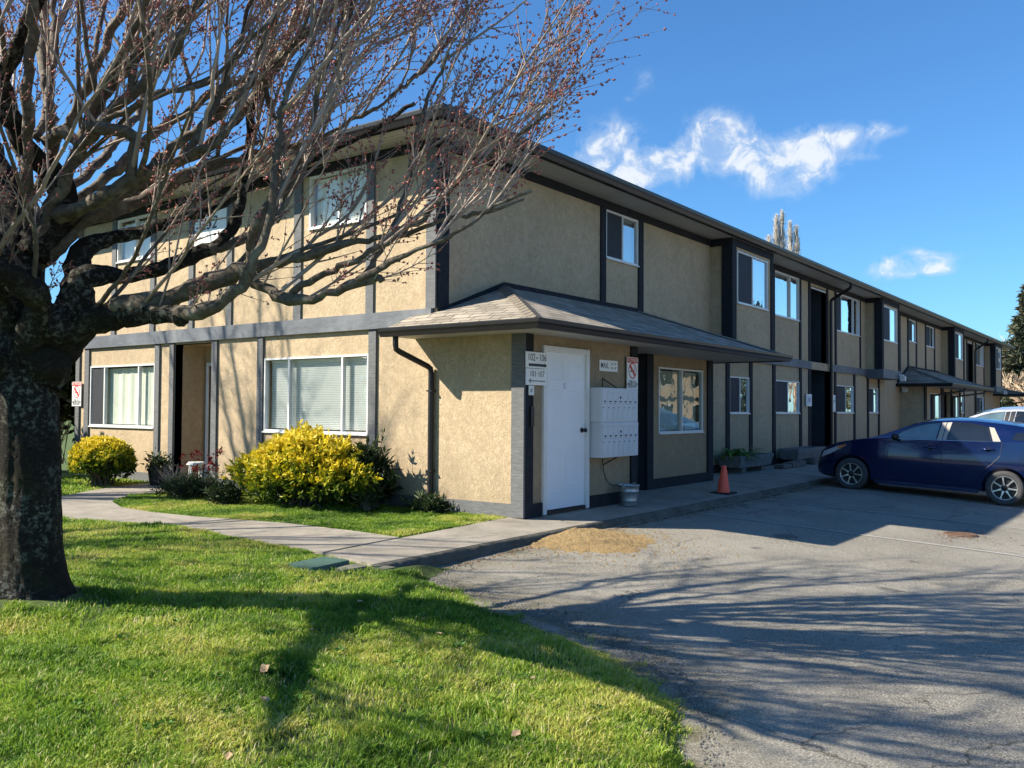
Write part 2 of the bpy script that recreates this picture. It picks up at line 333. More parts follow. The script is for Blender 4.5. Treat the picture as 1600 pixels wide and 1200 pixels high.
class MB:
    def __init__(s, f=None): s.v = []; s.f = []; s.T = f
    def add(s, vs, fs):
        n = len(s.v)
        s.v += [s.T(*p) if s.T else tuple(p) for p in vs]
        s.f += [tuple(i+n for i in f) for f in fs]
    def box(s, x0, x1, y0, y1, z0, z1):
        s.add([(x0, y0, z0), (x1, y0, z0), (x1, y1, z0), (x0, y1, z0), (x0, y0, z1), (x1, y0, z1), (x1, y1, z1), (x0, y1, z1)],
              [(0, 3, 2, 1), (4, 5, 6, 7), (0, 1, 5, 4), (1, 2, 6, 5), (2, 3, 7, 6), (3, 0, 4, 7)]); return s
    def quad(s, a, b, c, d): s.add([a, b, c, d], [(0, 1, 2, 3)]); return s
    def prism(s, poly, h0, h1, axis=2):
        n = len(poly)
        def P(p, h):
            if axis == 2: return (p[0], p[1], h)
            if axis == 1: return (p[0], h, p[1])
            return (h, p[0], p[1])
        vs = [P(p, h0) for p in poly]+[P(p, h1) for p in poly]
        s.add(vs, [tuple(range(n))[::-1], tuple(range(n, 2*n))]+[(i, (i+1) % n, n+(i+1) % n, n+i) for i in range(n)]); return s
    def tube(s, pts, rad, n=8, cap=True, twist=0):
        pts = [Vector(p) for p in pts]; m = len(pts)
        if not hasattr(rad, '__len__'): rad = [rad]*m
        t0 = (pts[1]-pts[0]).normalized(); up = Vector((0, 0, 1)) if abs(t0.z) < 0.9 else Vector((1, 0, 0))
        u = t0.cross(up).normalized(); vs = []; fs = []
        for i, p in enumerate(pts):
            t = (pts[min(i+1, m-1)]-pts[max(i-1, 0)]).normalized()
            u = (u-t*u.dot(t)).normalized(); w = t.cross(u)
            for k in range(n):
                a = 2*math.pi*k/n; vs.append(tuple(p+(u*math.cos(a)+w*math.sin(a))*rad[i]))
        for i in range(m-1):
            for k in range(n):
                a = i*n+k; b = i*n+(k+1) % n; fs.append((a, b, b+n, a+n))
        if cap: fs += [tuple(range(n))[::-1], tuple(range((m-1)*n, m*n))]
        s.add(vs, fs); return s
    def lathe(s, prof, c=(0, 0, 0), n=24, axis=2):
        vs = []; fs = []
        for r_, h in prof:
            for k in range(n):
                a = 2*math.pi*k/n; p = (r_*math.cos(a), r_*math.sin(a), h)
                if axis == 0: p = (h, p[0], p[1])
                if axis == 1: p = (p[0], h, p[1])
                vs.append((c[0]+p[0], c[1]+p[1], c[2]+p[2]))
        m = len(prof)
        for i in range(m-1):
            for k in range(n):
                a = i*n+k; b = i*n+(k+1) % n; fs.append((a, b, b+n, a+n))
        s.add(vs, fs); return s
    def mesh(s, name):
        me = bpy.data.meshes.new(name); me.from_pydata(s.v, [], s.f); me.update(); return me
    def build(s, name, mat, parent=None, smooth=False, fix=True, bevel=0.0):
        me = s.mesh(name)
        if fix:
            bm = bmesh.new(); bm.from_mesh(me)
            bmesh.ops.recalc_face_normals(bm, faces=bm.faces)
            if bevel: bmesh.ops.bevel(bm, geom=list(bm.edges), offset=bevel, segments=2, affect='EDGES', clamp_overlap=True)
            bm.to_mesh(me); bm.free()
        o = link(name, me, parent, mat)
        if smooth: me.polygons.foreach_set('use_smooth', [True]*len(me.polygons))
        return o
def np_mesh(name, V, F, mat, parent=None, rnd=None, layer='rnd', smooth=False):
    V = np.asarray(V, np.float32).reshape(-1, 3); F = np.asarray(F, np.int32); k = F.shape[1]
    me = bpy.data.meshes.new(name); me.vertices.add(len(V)); me.vertices.foreach_set('co', V.ravel())
    me.loops.add(F.size); me.loops.foreach_set('vertex_index', F.ravel())
    me.polygons.add(len(F)); me.polygons.foreach_set('loop_start', np.arange(0, F.size, k, dtype=np.int32))
    me.update(calc_edges=True)
    if rnd is not None:
        ca = me.color_attributes.new(layer, 'FLOAT_COLOR', 'POINT')
        cc = np.ones((len(V), 4), np.float32); cc[:, 0] = rnd; cc[:, 1] = rnd; cc[:, 2] = rnd
        ca.data.foreach_set('color', cc.ravel())
    if smooth: me.polygons.foreach_set('use_smooth', np.ones(len(F), bool))
    return link(name, me, parent, mat)
def text_mesh(body, size, T, align='CENTER', extrude=0.0008, sx=1.0):
    cu = bpy.data.curves.new('lettering', 'FONT'); cu.body = body; cu.size = size; cu.align_x = align
    cu.align_y = 'CENTER'; cu.offset = size*0.003; cu.space_character = 1.04; cu.extrude = extrude; cu.resolution_u = 3
    o = bpy.data.objects.new('lettering', cu); col.objects.link(o)
    bpy.context.view_layer.update()
    dg = bpy.context.evaluated_depsgraph_get(); me = bpy.data.meshes.new_from_object(o.evaluated_get(dg))
    bpy.data.objects.remove(o)
    vs = [T(v.co.x*sx, v.co.y, v.co.z) for v in me.vertices]; fs = [tuple(p.vertices) for p in me.polygons]
    return vs, fs
def text_part(name, body, size, T, mat, parent, sx=1.0, align='CENTER'):
    vs, fs = text_mesh(body, size, T, align, sx=sx); mb = MB(); mb.add(vs, fs); return mb.build(name, mat, parent, fix=False)

def front(y0): return lambda u, w, z: (u, y0-w, z)          # wall facing -Y: u = x, w = outward
def end(x0): return lambda u, w, z: (x0-w, u, z)            # wall facing -X: u = y, w = outward
def frontr(x0): return lambda u, w, z: (x0+w, u, z)

def wall_panel(mb, T, u0, u1, z0, z1, holes, reveal=0.14):
    us = sorted({u0, u1, *[h[0] for h in holes], *[h[1] for h in holes]}); zs = sorted({z0, z1, *[h[2] for h in holes], *[h[3] for h in holes]})
    for a, b in zip(us, us[1:]):
        for c, d in zip(zs, zs[1:]):
            um = (a+b)/2; zm = (c+d)/2
            if any(h[0] < um < h[1] and h[2] < zm < h[3] for h in holes): continue
            mb.add([T(a, 0, c), T(b, 0, c), T(b, 0, d), T(a, 0, d)], [(0, 1, 2, 3)])
    for a, b, c, d in holes:
        w = -reveal
        for p, q in (((a, c), (b, c)), ((b, c), (b, d)), ((b, d), (a, d)), ((a, d), (a, c))):
            mb.add([T(p[0], 0, p[1]), T(q[0], 0, q[1]), T(q[0], w, q[1]), T(p[0], w, p[1])], [(0, 1, 2, 3)])

def window(parent, T, a, b, z0, z1, mull, glassm='glass_shade', screen=None, blind=None, fw=0.028, flip=False):
    """a,b along wall; mull = list of mullion positions; parts of one window"""
    f = MB(T); o_ = 0.018
    f.box(a, b, -0.06, o_, z0, z0+fw); f.box(a, b, -0.06, o_, z1-fw, z1)
    f.box(a, a+fw, -0.06, o_-0.002, z0+fw, z1-fw); f.box(b-fw, b, -0.06, o_-0.002, z0+fw, z1-fw)
    for m in mull: f.box(m-0.017, m+0.017, -0.05, o_-0.006, z0+fw, z1-fw)
    # sash rails of the sliding half
    es = [a+fw]+list(mull)+[b-fw]
    f.box(a-0.01, b+0.01, 0.0, o_+0.022, z0-0.022, z0)
    fr = f.build('window', 'white_frame', parent)
    edges = [a+fw]+list(mull)+[b-fw]
    for i, (p, q) in enumerate(zip(edges, edges[1:])):
        g = MB(T); w = -0.020 if i % 2 else -0.034
        c_ = [(p, w, z0+fw), (q, w, z0+fw), (q, w, z1-fw), (p, w, z1-fw)]
        nn_ = (Vector(T(*c_[1]))-Vector(T(*c_[0]))).cross(Vector(T(*c_[2]))-Vector(T(*c_[0]))); ow_ = Vector(T(0, 1, 0))-Vector(T(0, 0, 0))
        if nn_.dot(ow_) < 0: c_ = c_[::-1]
        g.quad(*c_); g.build('pane', glassm, fr, fix=False)
        if screen and i in screen:
            s = MB(T); s.box(p+0.022, q-0.022, -0.012, -0.006, z0+fw+0.003, z1-fw-0.003); s.build('insect_screen', 'screen', fr)
    if blind == 'h':
        m = MB(T); z = z0+0.05
        while z < z1-0.05:
            m.add([(a+0.04, -0.10, z+0.019), (b-0.04, -0.10, z+0.019), (b-0.04, -0.112, z-0.004), (a+0.04, -0.112, z-0.004)], [(0, 1, 2, 3)]); z += 0.026
        m.box(a+0.04, b-0.04, -0.13, -0.09, z1-0.07, z1-0.03); m.build('blind', 'blind', fr, fix=False)
    if blind == 'v':
        m = MB(T); u = a+0.05; k = 0
        while u < b-0.09:
            j = 0.012*math.sin(k*1.7)
            m.add([(u, -0.112+j*0.5, z0+0.04), (u+0.083, -0.096-j, z0+0.04), (u+0.083, -0.096-j, z1-0.05), (u, -0.112+j*0.5, z1-0.05)], [(0, 1, 2, 3)]); u += 0.078; k += 1
        m.build('blind', 'vblind', fr, fix=False)
    if blind == 'c':
        m = MB(T); n = 40; vs = []
        for k in range(n+1):
            u = a+0.04+(b-a-0.08)*k/n; w = -0.12+0.018*math.sin(k*1.9)+0.008*math.sin(k*0.7)
            vs += [(u, w, z0+0.04), (u, w, z1-0.05)]
        m.add(vs, [(2*k, 2*k+2, 2*k+3, 2*k+1) for k in range(n)]); m.build('curtain', 'curtain', fr, fix=False)
    return fr
def board(parent, T, a, b, z0, z1, mat='trim', w=0.028, name='trim_board', w0=-0.01):
    MB(T).box(a, b, w0, w, z0, z1).build(name, mat, parent)

# ================================================================== THE APARTMENT BUILDING
XE, YE = 48.8, 9.3
bld = thing('apartment_building', 'long two-storey tan stucco apartment building with dark half-timber trim and low roof', 'building')
TF, TE = front(0.0), end(0.0)
lowF = [(9.70, 10.84, 1.26, 2.08), (12.53, 14.28, 1.26, 2.08), (15.2, 16.9, 0.14, 2.45), (17.48, 19.23, 1.27, 2.08), (20.96, 22.09, 1.27, 2.08), (40.9, 43.0, 1.27, 2.08), (36.0, 37.4, 1.27, 2.08)]
upF = [(4.36, 5.51, 3.95, 4.78), (12.49, 14.29, 3.68, 4.79), (15.2, 16.6, 2.66, 4.72), (17.53, 19.94, 3.67, 4.79), (26.46, 27.62, 3.95, 4.77), (29.42, 30.9, 3.95, 4.77),
       (35.7, 37.5, 3.68, 4.79), (38.4, 39.8, 2.66, 4.72), (40.8, 43.1, 3.68, 4.79)]
w = MB(); wall_panel(w, TF, 0, XE, 0.0, 4.95, lowF+upF)
endH = [(4.91, 5.98, 0.0, 2.40), (6.59, 8.78, 0.96, 2.09), (1.25, 3.55, 0.96, 2.09), (1.33, 2.54, 4.0, 4.78), (6.78, 7.9, 4.0, 4.78)]
wall_panel(w, TE, 0, YE, 0.0, 4.95, endH)
w.quad((0, YE, 0), (XE, YE, 0), (XE, YE, 4.95), (0, YE, 4.95)); w.quad((XE, 0, 0), (XE, YE, 0), (XE, YE, 4.95), (XE, 0, 4.95))
w.build('wall', 'stucco', bld, fix=False)
inn = MB(); inn.box(0.9, XE-0.3, 1.4, YE-0.2, 0.05, 2.5); inn.box(0.9, XE-0.3, 1.4, YE-0.2, 2.6, 4.9); inn.build('inner_room', 'interior', bld)
fl = MB(); fl.box(0.16, XE-0.1, 0.16, 1.35, 2.47, 2.6); fl.box(0.16, 0.85, 1.35, YE-0.2, 2.47, 2.6); fl.build('inner_floor', 'interior', bld)

# --- upper bays standing 0.48 m out of the long wall
def bay(a, b, zb, win, beltwrap):
    m = MB()
    T = front(-0.48); wall_panel(m, T, a, b, zb, 4.93, [win])
    m.quad((a, 0, zb), (a, -0.48, zb), (a, -0.48, 4.93), (a, 0, 4.93)); m.quad((b, -0.48, zb), (b, 0, zb), (b, 0, 4.93), (b, -0.48, 4.93))
    m.quad((a, -0.48, zb), (b, -0.48, zb), (b, 0, zb), (a, 0, zb))
    bw = m.build('bay_wall', 'stucco', bld, fix=False)
    window(bld, T, *win, [(win[0]+win[1])/2-0.03], 'glass_shade', (0,), 'v')
    board(bld, T, a-0.025, a+0.20, zb, 4.78); board(bld, T, b-0.10, b+0.025, zb, 4.78)
    board(bld, T, a-0.03, b+0.03, 4.78, 4.925, 'trim', 0.034)
    # dark boards on the side faces: corner return and frieze
    s = MB(); s.box(a-0.028, a+0.01, -0.47, -0.27, zb, 4.78); s.box(a-0.032, a+0.01, -0.45, -0.001, 4.78, 4.925)
    s.build('trim_board', 'trim', bld)
    if beltwrap:
        s = MB(); s.box(a-0.06, b+0.06, -0.55, -0.03, 2.38, 2.66); s.build('belt_board', 'belt_board', bld)
bay(8.70, 11.02, 2.66, (8.98, 10.74, 3.60, 4.70), False)
bay(20.68, 22.9, 2.66, (20.88, 22.58, 3.60, 4.70), True)
bay(32.45, 34.65, 2.66, (32.7, 34.35, 3.60, 4.70), False)
bay(43.5, 45.8, 2.66, (43.8, 45.5, 3.60, 4.70), True)

# --- windows of the long side
for h, mul in ((lowF[0], 10.30), (lowF[1], 13.42), (lowF[3], 18.42), (lowF[4], 21.55), (lowF[5], 42.0), (lowF[6], 36.7)):
    window(bld, TF, *h, [mul], 'glass_shade', (0,), 'c')
window(bld, TF, *upF[0], [4.95], 'glass_shade', (0,), 'h')
window(bld, TF, *upF[1], [13.63], 'glass_shade', None, 'c')
window(bld, TF, *upF[3], [18.0, 19.3], 'glass_shade', (0, ), 'c')
window(bld, TF, *upF[4], [27.05], 'glass_shade', (0,), 'c')
window(bld, TF, *upF[5], [30.2], 'glass_shade', (0,), 'c')
window(bld, TF, *upF[6], [36.6], 'glass_shade', (0,), 'c')
window(bld, TF, *upF[8], [41.4, 42.4], 'glass_shade', (0,), 'c')
# --- trim of the long side: upright boards, frieze, belt, skirting
for a, b in ((0.0, 0.22), (4.18, 4.35), (5.52, 5.70), (12.31, 12.48), (14.30, 14.43), (15.04, 15.19), (16.61, 16.73), (17.37, 17.52), (19.95, 20.06), (25.05, 25.2), (26.27, 26.45), (27.63, 27.8),
             (29.25, 29.41), (30.91, 31.08), (35.5, 35.69), (37.51, 37.7), (38.2, 38.39), (39.81, 39.98), (40.6, 40.79), (43.11, 43.25), (46.9, 47.05), (48.65, 48.8)):
    board(bld, TF, a, b, 2.66, 4.80)
for a, b in ((9.50, 9.69), (10.85, 11.02), (12.33, 12.52), (14.29, 14.46), (15.02, 15.19), (16.91, 17.02), (17.30, 17.47), (19.24, 19.42), (20.76, 20.95), (22.1, 22.28), (35.8, 35.99), (37.41, 37.6), (40.7, 40.89), (43.01, 43.2), (48.65, 48.8)):
    board(bld, TF, a, b, 0.16, 2.445)
fz = MB(); X_ = 0.0
for a, b in ((0, 8.67), (11.05, 20.65), (22.93, 32.42), (34.68, 43.47), (45.83, XE)):
    fz.box(a, b, -0.034, 0.01, 4.80, 4.93)
fz.build('frieze_board', 'trim', bld)
bt = MB()
for a, b in ((7.0, 15.15), (16.95, 20.62), (22.96, 43.44), (45.86, XE)):
    bt.box(a, b, -0.06, 0.01, 2.45, 2.655)
bt.build('belt_board', 'belt_board', bld)
sk = MB()
for a, b in ((6.95, 15.19), (16.91, XE)): sk.box(a, b, -0.022, 0.01, 0.0, 0.155)
sk.build('skirting_board', 'trim', bld)
# --- stair recesses: dark boarded sides and entry doors
def recess(a, b, z0, z1, T, depth, doormat, sidemat, a_door, b_door, head=False, zfloor=None):
    m = MB(T); m.quad((a, 0.0, z0), (a, -depth, z0), (a, -depth, z1), (a, 0.0, z1)); m.quad((b, 0, z0), (b, -depth, z0), (b, -depth, z1), (b, 0, z1))
    m.quad((a, -depth, z0), (b, -depth, z0), (b, -depth, z1), (a, -depth, z1)); m.quad((a, 0, z1), (b, 0, z1), (b, -depth, z1), (a, -depth, z1))
    m.quad((a, 0, z0+0.003), (b, 0, z0+0.003), (b, -depth, z0+0.003), (a, -depth, z0+0.003))
    m.build('entry_recess', sidemat, bld, fix=False)
    d = MB(T); d.box(a_door, b_door, -depth, -depth+0.04, z0+0.03, z0+2.03); dd = d.build('door', doormat, bld)
    f = MB(T); f.box(a_door-0.06, a_door, -depth, -depth+0.06, z0, z0+2.09); f.box(b_door, b_door+0.06, -depth, -depth+0.06, z0, z0+2.09); f.box(a_door, b_door, -depth, -depth+0.06, z0+2.035, z0+2.09)
    f.build('door_frame', 'white_frame', dd)
    k = MB(T); k.tube([(a_door+0.08, -depth+0.04, z0+1.0), (a_door+0.08, -depth+0.10, z0+1.0)], [0.012, 0.03], 10); k.build('handle', 'brass', dd)
    if head: board(bld, T, a, b, z1-0.06, z1-0.02, 'white_frame', 0.0)
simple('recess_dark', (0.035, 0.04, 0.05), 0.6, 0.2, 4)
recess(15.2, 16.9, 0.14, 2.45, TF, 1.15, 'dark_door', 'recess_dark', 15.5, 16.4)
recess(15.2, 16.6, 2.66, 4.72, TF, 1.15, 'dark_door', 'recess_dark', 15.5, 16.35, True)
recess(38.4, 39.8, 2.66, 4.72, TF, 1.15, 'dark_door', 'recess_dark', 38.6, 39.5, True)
recess(4.91, 5.98, 0.02, 2.40, TE, 0.60, 'dark_door', 'stucco', 5.0, 5.82)

# --- end wall: windows, boards
window(bld, TE, *endH[1], [7.12, 8.28], 'glass', (2,), 'v'); window(bld, TE, *endH[2], [1.79, 2.97], 'glass', None, 'h')
window(bld, TE, *endH[3], [1.9], 'glass', None, 'h'); window(bld, TE, *endH[4], [7.3], 'glass', None, 'c')
for a, b in ((8.81, 8.97), (6.43, 6.57), (5.99, 6.12), (4.76, 4.90), (3.57, 3.71), (1.09, 1.235), (9.16, 9.3)):
    board(bld, TE, a, b, 0.16, 2.428, 'weathered_trim', 0.035)
for a, b in ((0.0, 0.17), (1.16, 1.31), (2.70, 2.87), (4.40, 4.54), (5.46, 5.60), (6.63, 6.77), (7.92, 8.06), (9.16, 9.3)):
    board(bld, TE, a, b, 2.656, 4.80, 'weathered_trim', 0.030)
m = MB(TE); m.box(0.0, YE, -0.01, 0.036, 4.80, 4.93); m.build('frieze_board', 'trim', bld)
m = MB(TE); m.box(0.04, 2.62, -0.01, 0.066, 2.43, 2.654); m.build('belt_board', 'belt_board', bld)
m = MB(TE); m.box(2.625, 9.05, -0.01, 0.062, 2.43, 2.650); m.build('belt_board', 'belt_board', bld)
m = MB(TE); m.box(-1.28, 4.88, -0.01, 0.022, 0.0, 0.158); m.box(6.02, YE, -0.01, 0.022, 0.0, 0.158); m.build('skirting_board', 'weathered_trim', bld)

# --- roof: low hip with soffit and K gutter
def hip_roof(x0, x1, y0, y1, z, pitch, parent):
    half = (y1-y0)/2; zr = z+half*pitch
    V = [(x0, y0, z), (x1, y0, z), (x1, y1, z), (x0, y1, z), (x0+half, y0+half, zr), (x1-half, y0+half, zr)]
    me = bpy.data.meshes.new('roof'); F = [(0, 1, 5, 4), (1, 2, 5), (2, 3, 4, 5), (3, 0, 4)]; me.from_pydata(V, [], F)
    uv_slope(me, V, F); return link('roof', me, parent, 'shingles')
def uv_slope(me, V, F):
    uv = me.uv_layers.new(name='UVMap'); li = 0
    for f in F:
        P = [Vector(V[i]) for i in f]; n = (P[1]-P[0]).cross(P[2]-P[0]).normalized()
        if n.z < 0: n = -n
        h = Vector((-n.y, n.x, 0)).normalized(); s = n.cross(h)
        for p in P:
            uv.data[li].uv = (p.dot(h), p.dot(s)); li += 1
EX0, EX1, EY0, EY1 = -0.60, 49.4, -0.60, 9.9
hip_roof(EX0-0.03, EX1+0.03, EY0-0.03, EY1+0.03, 5.035, 0.27, bld)
m = MB(); m.box(EX0, EX1, EY0, EY1, 4.935, 4.955); m.build('soffit', 'soffit', bld)
def gutter(pts, ztop, parent, h=0.125, w=0.11, name='gutter'):
    """K-style gutter swept along a polyline (outer edge on the polyline's right side)"""
    prof = [(0, 0), (0, -h*0.9), (0.045, -h), (w*0.6, -h), (w*0.78, -h*0.62), (w*0.95, -h*0.40), (w, -0.012), (w, 0), (w-0.012, 0), (w-0.012, -0.014), (0.015, -0.02)]
    P = [Vector(p) for p in pts]; rows = []
    for i, p in enumerate(P):
        ds = []
        if i > 0: ds.append((P[i]-P[i-1]).normalized())
        if i < len(P)-1: ds.append((P[i+1]-P[i]).normalized())
        ns = [Vector((d.y, -d.x)) for d in ds]; n = sum(ns, Vector((0, 0))).normalized(); n /= n.dot(ns[0])
        rows.append([(p.x+n.x*a, p.y+n.y*a, ztop+b) for a, b in prof])
    k = len(prof); vs = [q for r_ in rows for q in r_]; fs = []
    for i in range(len(rows)-1):
        for j in range(k): a = i*k+j; b = i*k+(j+1) % k; fs.append((a, b, b+k, a+k))
    fs += [tuple(range(k)), tuple(range((len(rows)-1)*k, len(rows)*k))[::-1]]
    g = MB(); g.add(vs, fs); return g.build(name, 'gutter', parent)
gutter([(EX0, EY1), (EX0, EY0), (EX1, EY0), (EX1, EY1)], 5.055, bld, 0.135, 0.115)
m = MB(); m.box(EX0-0.002, EX0+0.02, EY0, EY1, 4.915, 5.03); m.box(EX0+0.02, EX1, EY0-0.002, EY0+0.02, 4.915, 5.03); m.build('fascia_board', 'gutter', bld)

# --- entrance annexes with lean-to hip roofs
def skirt_roof(xa, xb, yo, zo, zt, run, parent, y_left=0.0):
    """hipped lean-to roof against the long wall (y=0); xa..xb eave line, yo eave depth"""
    tk = 0.03
    V = [(xa, y_left, zo), (xa, yo, zo), (xb, yo, zo), (xb, -0.001, zo), (xa+run, -0.036, zt), (xb-run, -0.036, zt), (-0.068, y_left, zo+0.22) if y_left > 0 else (xa+run, -0.036, zt), (-0.068, 0.0, zo+0.24) if y_left > 0 else (xa+run, -0.036, zt)]
    if y_left > 0: F = [(1, 2, 5, 4), (2, 3, 5), (0, 1, 4, 7, 6)]
    else: F = [(1, 2, 5, 4), (2, 3, 5), (0, 1, 4)]
    me = bpy.data.meshes.new('porch_roof'); me.from_pydata(V, [], F); uv_slope(me, V, F); rf = link('porch_roof', me, parent, 'shingles')
    # raised hip caps
    for p, q in (((xa, yo, zo), (xa+run, -0.036, zt)), ((xb, yo, zo), (xb-run, -0.036, zt))):
        mod_v = MB(); p, q = Vector(p), Vector(q); n = 16
        for i in range(n):
            a = p.lerp(q, i/n); b = p.lerp(q, (i+1.12)/n); d = (b-a).normalized(); s = Vector((-d.y, d.x, 0)).normalized()*0.10
            up = Vector((0, 0, 0.028))
            mod_v.add([a-s-up*0.3, a+up*1.3, a+s-up*0.3, b-s-up*0.5, b+up, b+s-up*0.5], [(0, 1, 4, 3), (1, 2, 5, 4)])
        mod_v.build('hip_cap', 'hipcap', rf, fix=False)
    fl_ = MB(); a, b = (xa+run, zt), (xb-run, zt)
    fl_.prism([(xa+run+0.0, zt-0.01), (xb-run, zt-0.01), (xb-run, zt+0.07), (xa+run, zt+0.07)], -0.045, 0.0, 1)
    x2 = 0.02 if y_left > 0 else xa+0.1
    z2 = zo+(x2-xa)/run*(zt-zo)
    fl_.prism([(x2, z2-0.02), (xa+run, zt-0.02), (xa+run, zt+0.07), (x2, z2+0.07)], -0.045, 0.0, 1)
    fl_.prism([(xb-run, zt-0.02), (xb-0.1, zo), (xb-0.1, zo+0.09), (xb-run, zt+0.07)], -0.045, 0.0, 1)
    fl_.build('flashing', 'trim', parent)
    sf = MB(); sf.box(xa+0.0, xb, yo, -0.001, zo-0.085, zo-0.07)
    if y_left > 0: sf.box(xa, -0.001, 0, y_left, zo-0.085, zo-0.07)
    sf.build('porch_soffit', 'soffit', parent)
    g = gutter([(xa, y_left), (xa, yo), (xb, yo), (xb, -0.05)], zo+0.012, parent, 0.115, 0.10)
    fc = MB(); fc.box(xa-0.002, xa+0.018, yo, y_left, zo-0.10, zo-0.006); fc.box(xa+0.018, xb-0.018, yo-0.002, yo+0.018, zo-0.10, zo-0.006); fc.box(xb-0.018, xb+0.002, yo, -0.01, zo-0.10, zo-0.006)
    fc.build('fascia_board', 'gutter', parent)
simple('hipcap', (0.19, 0.165, 0.13), 0.95, 0.25, 30, bmp=0.6, bscale=120)
YS, YO = -1.43, -0.80
skirt_roof(-0.60, 7.52, -2.04, 2.345, 3.10, 2.05, bld, 0.38)
aw = MB(); ZA = 2.265
SX = 2.84
OX0, OX1 = 4.36, 6.94
aw.quad((0, 0, -0.02), (0, YS, -0.02), (0, YS, ZA), (0, 0, ZA)); aw.build('annex_wall', 'stucco', bld, fix=False)
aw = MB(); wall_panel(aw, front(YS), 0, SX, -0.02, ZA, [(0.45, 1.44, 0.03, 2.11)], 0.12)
aw.quad((SX, YS, -0.02), (SX, 0, -0.02), (SX, 0, ZA), (SX, YS, ZA)); aw.build('annex_wall', 'stucco_eave_shade', bld, fix=False)
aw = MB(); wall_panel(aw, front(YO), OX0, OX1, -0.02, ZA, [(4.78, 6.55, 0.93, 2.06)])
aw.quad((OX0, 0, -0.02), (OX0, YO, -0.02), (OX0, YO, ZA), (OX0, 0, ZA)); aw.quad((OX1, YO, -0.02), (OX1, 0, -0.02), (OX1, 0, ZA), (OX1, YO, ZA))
aw.build('annex_wall', 'stucco_eave_shade', bld, fix=False)
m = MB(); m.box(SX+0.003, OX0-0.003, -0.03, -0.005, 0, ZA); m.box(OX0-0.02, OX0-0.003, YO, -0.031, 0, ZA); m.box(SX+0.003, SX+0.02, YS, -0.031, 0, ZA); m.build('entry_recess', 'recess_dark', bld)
# corner and edge boards
m = MB(); m.box(-0.036, 0.0, YS-0.03, YS+0.16, 0.0, ZA); m.build('corner_board', 'weathered_trim', bld)
board(bld, front(YS), 0.001, 0.165, -0.02, ZA, 'trim', 0.033)
board(bld, front(YS), 2.66, 2.845, -0.02, ZA, 'trim', 0.03); board(bld, front(YS), 0.166, 0.385, -0.02, 0.155, 'trim', 0.026); board(bld, front(YS), 1.50, 2.659, -0.02, 0.155, 'trim', 0.026)
board(bld, front(YO), OX0-0.03, OX0+0.19, -0.02, ZA, 'trim', 0.034); board(bld, front(YO), OX1-0.20, OX1+0.03, -0.02, ZA, 'trim', 0.034); board(bld, front(YO), OX0+0.191, OX1-0.201, -0.02, 0.165, 'trim', 0.028)
m = MB(); m.box(OX1+0.002, OX1+0.028, YO+0.0, -0.03, 0.0, 0.16); m.build('skirting_board', 'trim', bld)
window(bld, front(YO), 4.78, 6.55, 0.93, 2.06, [5.68], 'glass_office', None, 'v')
# six-panel storage door
T = front(YS)
d = MB(T); da, db, dz0, dz1 = 0.47, 1.40, 0.05, 2.06
U = [da, da+0.13, da+0.40, da+0.53, da+0.80, db]; Z = [dz0, dz0+0.22, dz0+0.78, dz0+0.96, dz0+1.52, dz0+1.66, dz0+1.90, dz1]
panels = []
for i in range(5):
    for j in range(7):
        a, b, c, e = U[i], U[i+1], Z[j], Z[j+1]; w0 = 0.006
        if i in (1, 3) and j in (1, 3, 5):
            rings = [(0, w0), (0.014, w0-0.016), (0.030, w0-0.016), (0.052, w0-0.003)]
            vs = []
            for g_, h_ in rings: vs += [(a+g_, h_, c+g_), (b-g_, h_, c+g_), (b-g_, h_, e-g_), (a+g_, h_, e-g_)]
            fs = [(4*k+q, 4*k+(q+1) % 4, 4*k+4+(q+1) % 4, 4*k+4+q) for k in range(3) for q in range(4)]+[(12, 13, 14, 15)]
            d.add(vs, fs)
        else: d.quad((a, w0, c), (b, w0, c), (b, w0, e), (a, w0, e))
d.box(da, db, -0.04, 0.0, dz0, dz1)
door = d.build('door', 'door_paint', bld, fix=False)
f = MB(T); f.box(0.39, 0.47, -0.05, 0.036, 0.0, 2.135); f.box(1.40, 1.485, -0.05, 0.036, 0.0, 2.135); f.box(0.47, 1.40, -0.05, 0.034, 2.06, 2.134); f.build('door_frame', 'white_frame', door, bevel=0.003)
f = MB(T); f.box(0.47, 1.40, -0.04, 0.03, 0.0, 0.04); f.build('threshold', 'black_metal', door)
for z in (0.25, 1.05, 1.85): f = MB(T); f.tube([(0.468, 0.012, z), (0.468, 0.012, z+0.09)], 0.008, 8); f.build('hinge', 'brass', door)
f = MB(T); f.tube([(1.335, 0.006, 1.17), (1.335, 0.022, 1.17)], 0.026, 14); f.build('deadbolt', 'brass', door) if False else None
k = MB(T); k.tube([(1.325, 0.006, 1.05), (1.325, 0.02, 1.05), (1.325, 0.045, 1.05), (1.325, 0.055, 1.05), (1.325, 0.08, 1.05), (1.325, 0.088, 1.05)], [0.034, 0.034, 0.012, 0.027, 0.03, 0.018], 16); k.build('handle', 'black_metal', door, smooth=True)
f = MB(T); f.box(0.885, 0.935, 0.006, 0.009, 1.60, 1.665); f.build('door_sticker', 'blue_ink', door); f = MB(T); f.box(0.893, 0.927, 0.009, 0.0105, 1.608, 1.657); f.build('door_sticker', 'white_sign', door)

